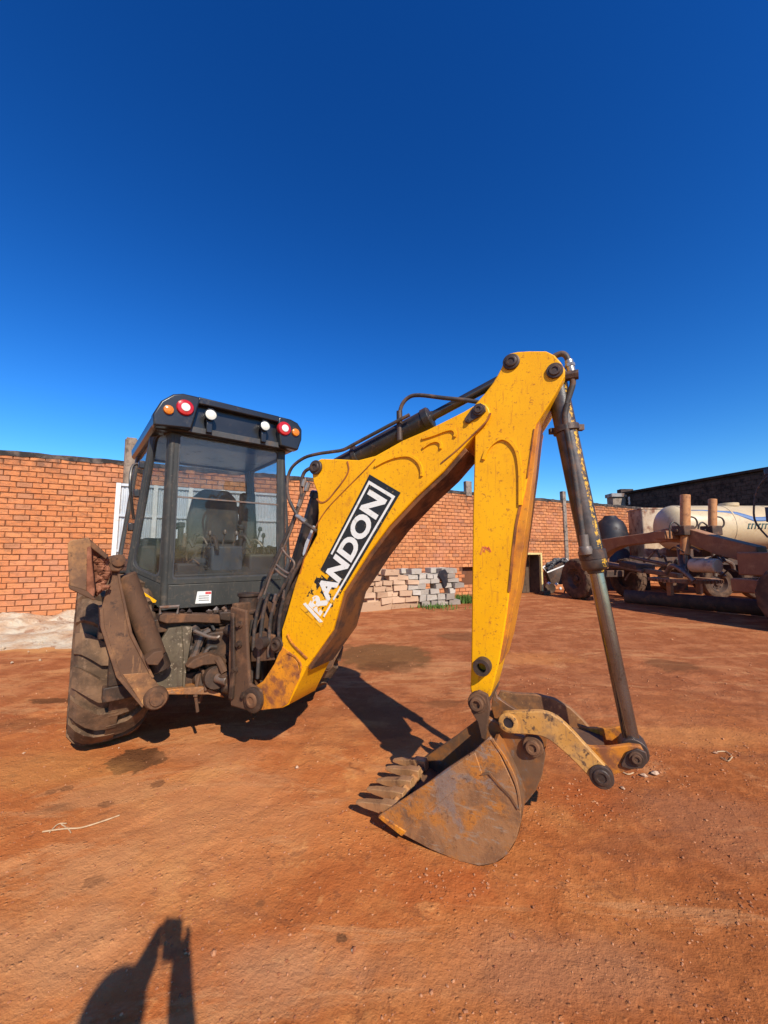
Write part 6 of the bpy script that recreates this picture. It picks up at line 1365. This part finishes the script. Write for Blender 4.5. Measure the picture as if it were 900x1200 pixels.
# dry twig on the ground
def twig(pts, r, label):
    P = [ground(*p) for p in pts]; P = [Vector((p.x, p.y, hz(p.x, p.y) + .008)) for p in P]; m = MB(); m.tube(curve(P, 4), r, 6); return m
m = twig([(50, 974), (75, 971), (95, 969), (120, 962), (140, 955)], .004, ''); m2 = twig([(58, 975), (68, 966), (78, 965)], .003, ''); m.add(m2.v, m2.f); m2 = twig([(72, 966), (80, 971), (83, 975)], .003, ''); m.add(m2.v, m2.f)
tag(build(m, 'dry_twig', 'bark_twig'), 'thin pale dry twig lying on the red earth', 'twig')
for pts in ([(840, 879), (850, 878), (857, 884)], [(845, 886), (853, 890), (858, 886)], [(725, 900), (735, 905), (742, 903)]):
    m = twig(pts, .004, ''); tag(build(m, 'straw', 'bark_twig'), 'short bent dry stalk lying on the red earth by the arm', 'stalk', 'dry stalks on the earth')

# ------------------------------------------------------------------ the photographer, whose shadow falls into the picture
HD = Vector((.05, -.44, 1.60))
def skin_obj(name, pts, edges, rad, root=0, sub=2):
    me = bpy.data.meshes.new(name); me.from_pydata([Vector(p) for p in pts], edges, []); o = bpy.data.objects.new(name, me); col.objects.link(o)
    sk = o.modifiers.new('skin', 'SKIN'); sv = me.skin_vertices[0].data
    for i, r in enumerate(rad): sv[i].radius = (r, r) if not isinstance(r, tuple) else r; sv[i].use_root = (i == root)
    ss = o.modifiers.new('sub', 'SUBSURF'); ss.levels = sub; ss.render_levels = sub
    bpy.context.view_layer.update(); me2 = bpy.data.meshes.new_from_object(o.evaluated_get(bpy.context.evaluated_depsgraph_get())); bpy.data.objects.remove(o); return me2
bx, by = HD.x - .02, HD.y - .10
J = dict(pel=(bx, by, .92), wai=(bx, by, 1.08), che=(bx, by + .02, 1.28), nek0=(bx, by + .03, 1.40), nek=(bx, by + .06, 1.46), hd0=(bx, by + .08, 1.55), hd1=(bx, by + .09, 1.68),
         ls=(bx - .17, by + .03, 1.36), le=(bx - .12, by + .27, 1.26), lw=(-.075, -.11, 1.415), rs=(bx + .15, by + .03, 1.36), re=(bx + .15, by + .27, 1.18), rw=(.075, -.11, 1.40),
         lh=(bx - .09, by, .86), lk=(bx - .11, by + .04, .48), la=(bx - .12, by - .02, .09), lt=(bx - .14, by + .15, .04), rh=(bx + .09, by, .86), rk=(bx + .12, by + .05, .48), ra=(bx + .14, by - .01, .09), rt=(bx + .17, by + .16, .04),
         lp=(-.052, -.06, 1.470), rp=(.052, -.06, 1.462))
names = list(J); idx = {n_: i for i, n_ in enumerate(names)}
E = [('pel', 'wai'), ('wai', 'che'), ('che', 'nek0'), ('nek0', 'nek'), ('nek', 'hd0'), ('hd0', 'hd1'), ('che', 'ls'), ('ls', 'le'), ('le', 'lw'), ('lw', 'lp'), ('che', 'rs'), ('rs', 're'), ('re', 'rw'), ('rw', 'rp'), ('pel', 'lh'), ('lh', 'lk'), ('lk', 'la'), ('la', 'lt'), ('pel', 'rh'), ('rh', 'rk'), ('rk', 'ra'), ('ra', 'rt')]
RD = dict(pel=.15, wai=.145, che=.165, nek0=.075, nek=.058, hd0=.085, hd1=.085, ls=.07, le=.058, lw=.042, rs=.07, re=.058, rw=.042, lh=.095, lk=.06, la=.042, lt=.042, rh=.095, rk=.06, ra=.042, rt=.042, lp=.034, rp=.034)
pts = [Vector(J[n_]) for n_ in names]; edges = [(idx[a], idx[b]) for a, b in E]; rad = [RD[n_] for n_ in names]
for sd, hand in ((-1, 'lp'), (1, 'rp')):                                   # five fingers to each hand, closed on the phone's edge
    h0 = Vector(J[hand])
    for k in range(4):
        base_ = h0 + Vector((sd * .012, .012, .028 - .020 * k)); L = (.9, 1.0, .93, .75)[k]
        f1 = base_ + Vector((sd * -.004, .026 * L, .008)); f2 = f1 + Vector((sd * -.016, .006, .004))
        i0 = len(pts); pts += [base_, f1, f2]; rad += [.010, .009, .0075]; edges += [(idx[hand], i0), (i0, i0 + 1), (i0 + 1, i0 + 2)]
    t0 = h0 + Vector((sd * -.008, -.014, .012)); t1 = t0 + Vector((sd * -.018, -.004, .026)); i0 = len(pts); pts += [t0, t1]; rad += [.012, .010]; edges += [(idx[hand], i0), (i0, i0 + 1)]
pm = skin_obj('body', pts, edges, rad, root=idx['pel'])
prs = thing('person', (bx, by, 0), 'person in a blue-grey shirt and dark trousers holding up a phone to take the picture', 'person')
for mt in ('skin', 'shirt', 'trouser', 'boot'): pm.materials.append(M[mt])
for p in pm.polygons:
    c_ = p.center; mi = 0
    if c_.z < .12: mi = 3
    elif c_.z < .98: mi = 2
    elif c_.z < 1.43 and c_.y < by + .22 and not (c_.z > 1.40 and abs(c_.x - bx) < .08): mi = 1
    p.material_index = mi; p.use_smooth = True
po = bpy.data.objects.new('body', pm); col.objects.link(po); po.parent = prs; po.location = -WLOC[prs.name]; WLOC[po.name] = Vector((0, 0, 0))
m = MB(); hc = Vector((bx, by + .075, 1.635)); m.lathe([(.092 * math.sin(R(a)), .098 * -math.cos(R(a)) if a > 90 else .02 * 0) for a in (95, 110, 130, 150, 165, 180)], hc, (0, 0, 1), 24)
m = MB(); m.lathe([(.100 * math.sin(R(a)), .115 * math.cos(R(a))) for a in (0, 20, 40, 60, 80, 95)] + [(.088, -.01), (.085, 0)], hc + Vector((0, -.012, .0)), (0, .12, 1), 24); build(m, 'hair', 'hair', prs)
m = MB()
hf = hc + Vector((0, .085, -.03)); m.lathe([(.016, 0), (.010, .018), (0, .022)], hf + Vector((0, 0, -.01)), (0, 1, -.2), 10); build(m, 'nose', 'skin', prs)
for sd in (-1, 1):
    m = MB(); m.lathe([(0, -.012), (.012, 0), (0, .012)], hf + Vector((sd * .03, -.008, .018)), (0, 1, 0), 10); build(m, 'eye', 'white_paint', prs)
    m = MB(); m.lathe([(0, -.008), (.018, -.004), (.022, .004), (0, .008)], hc + Vector((sd * .088, 0, -.02)), (1, 0, 0), 12); build(m, 'ear', 'skin', prs)
m = MB(); m.box(hf + Vector((0, -.004, -.045)), (.045, .012, .010)); build(m, 'mouth', 'red_mark', prs, bevel=.004)
m = MB(); m.box((0, -.034, 1.475), (.076, .008, .150)); ph = thing('phone', (0, -.034, 1.400), 'black smartphone held up in both hands of the photographer', 'phone'); build(m, 'body', 'phone', ph, bevel=.003)
m = MB(); m.box((.0, -.028, 1.518), (.034, .004, .034)); build(m, 'camera_bump', 'phone', ph, bevel=.002)
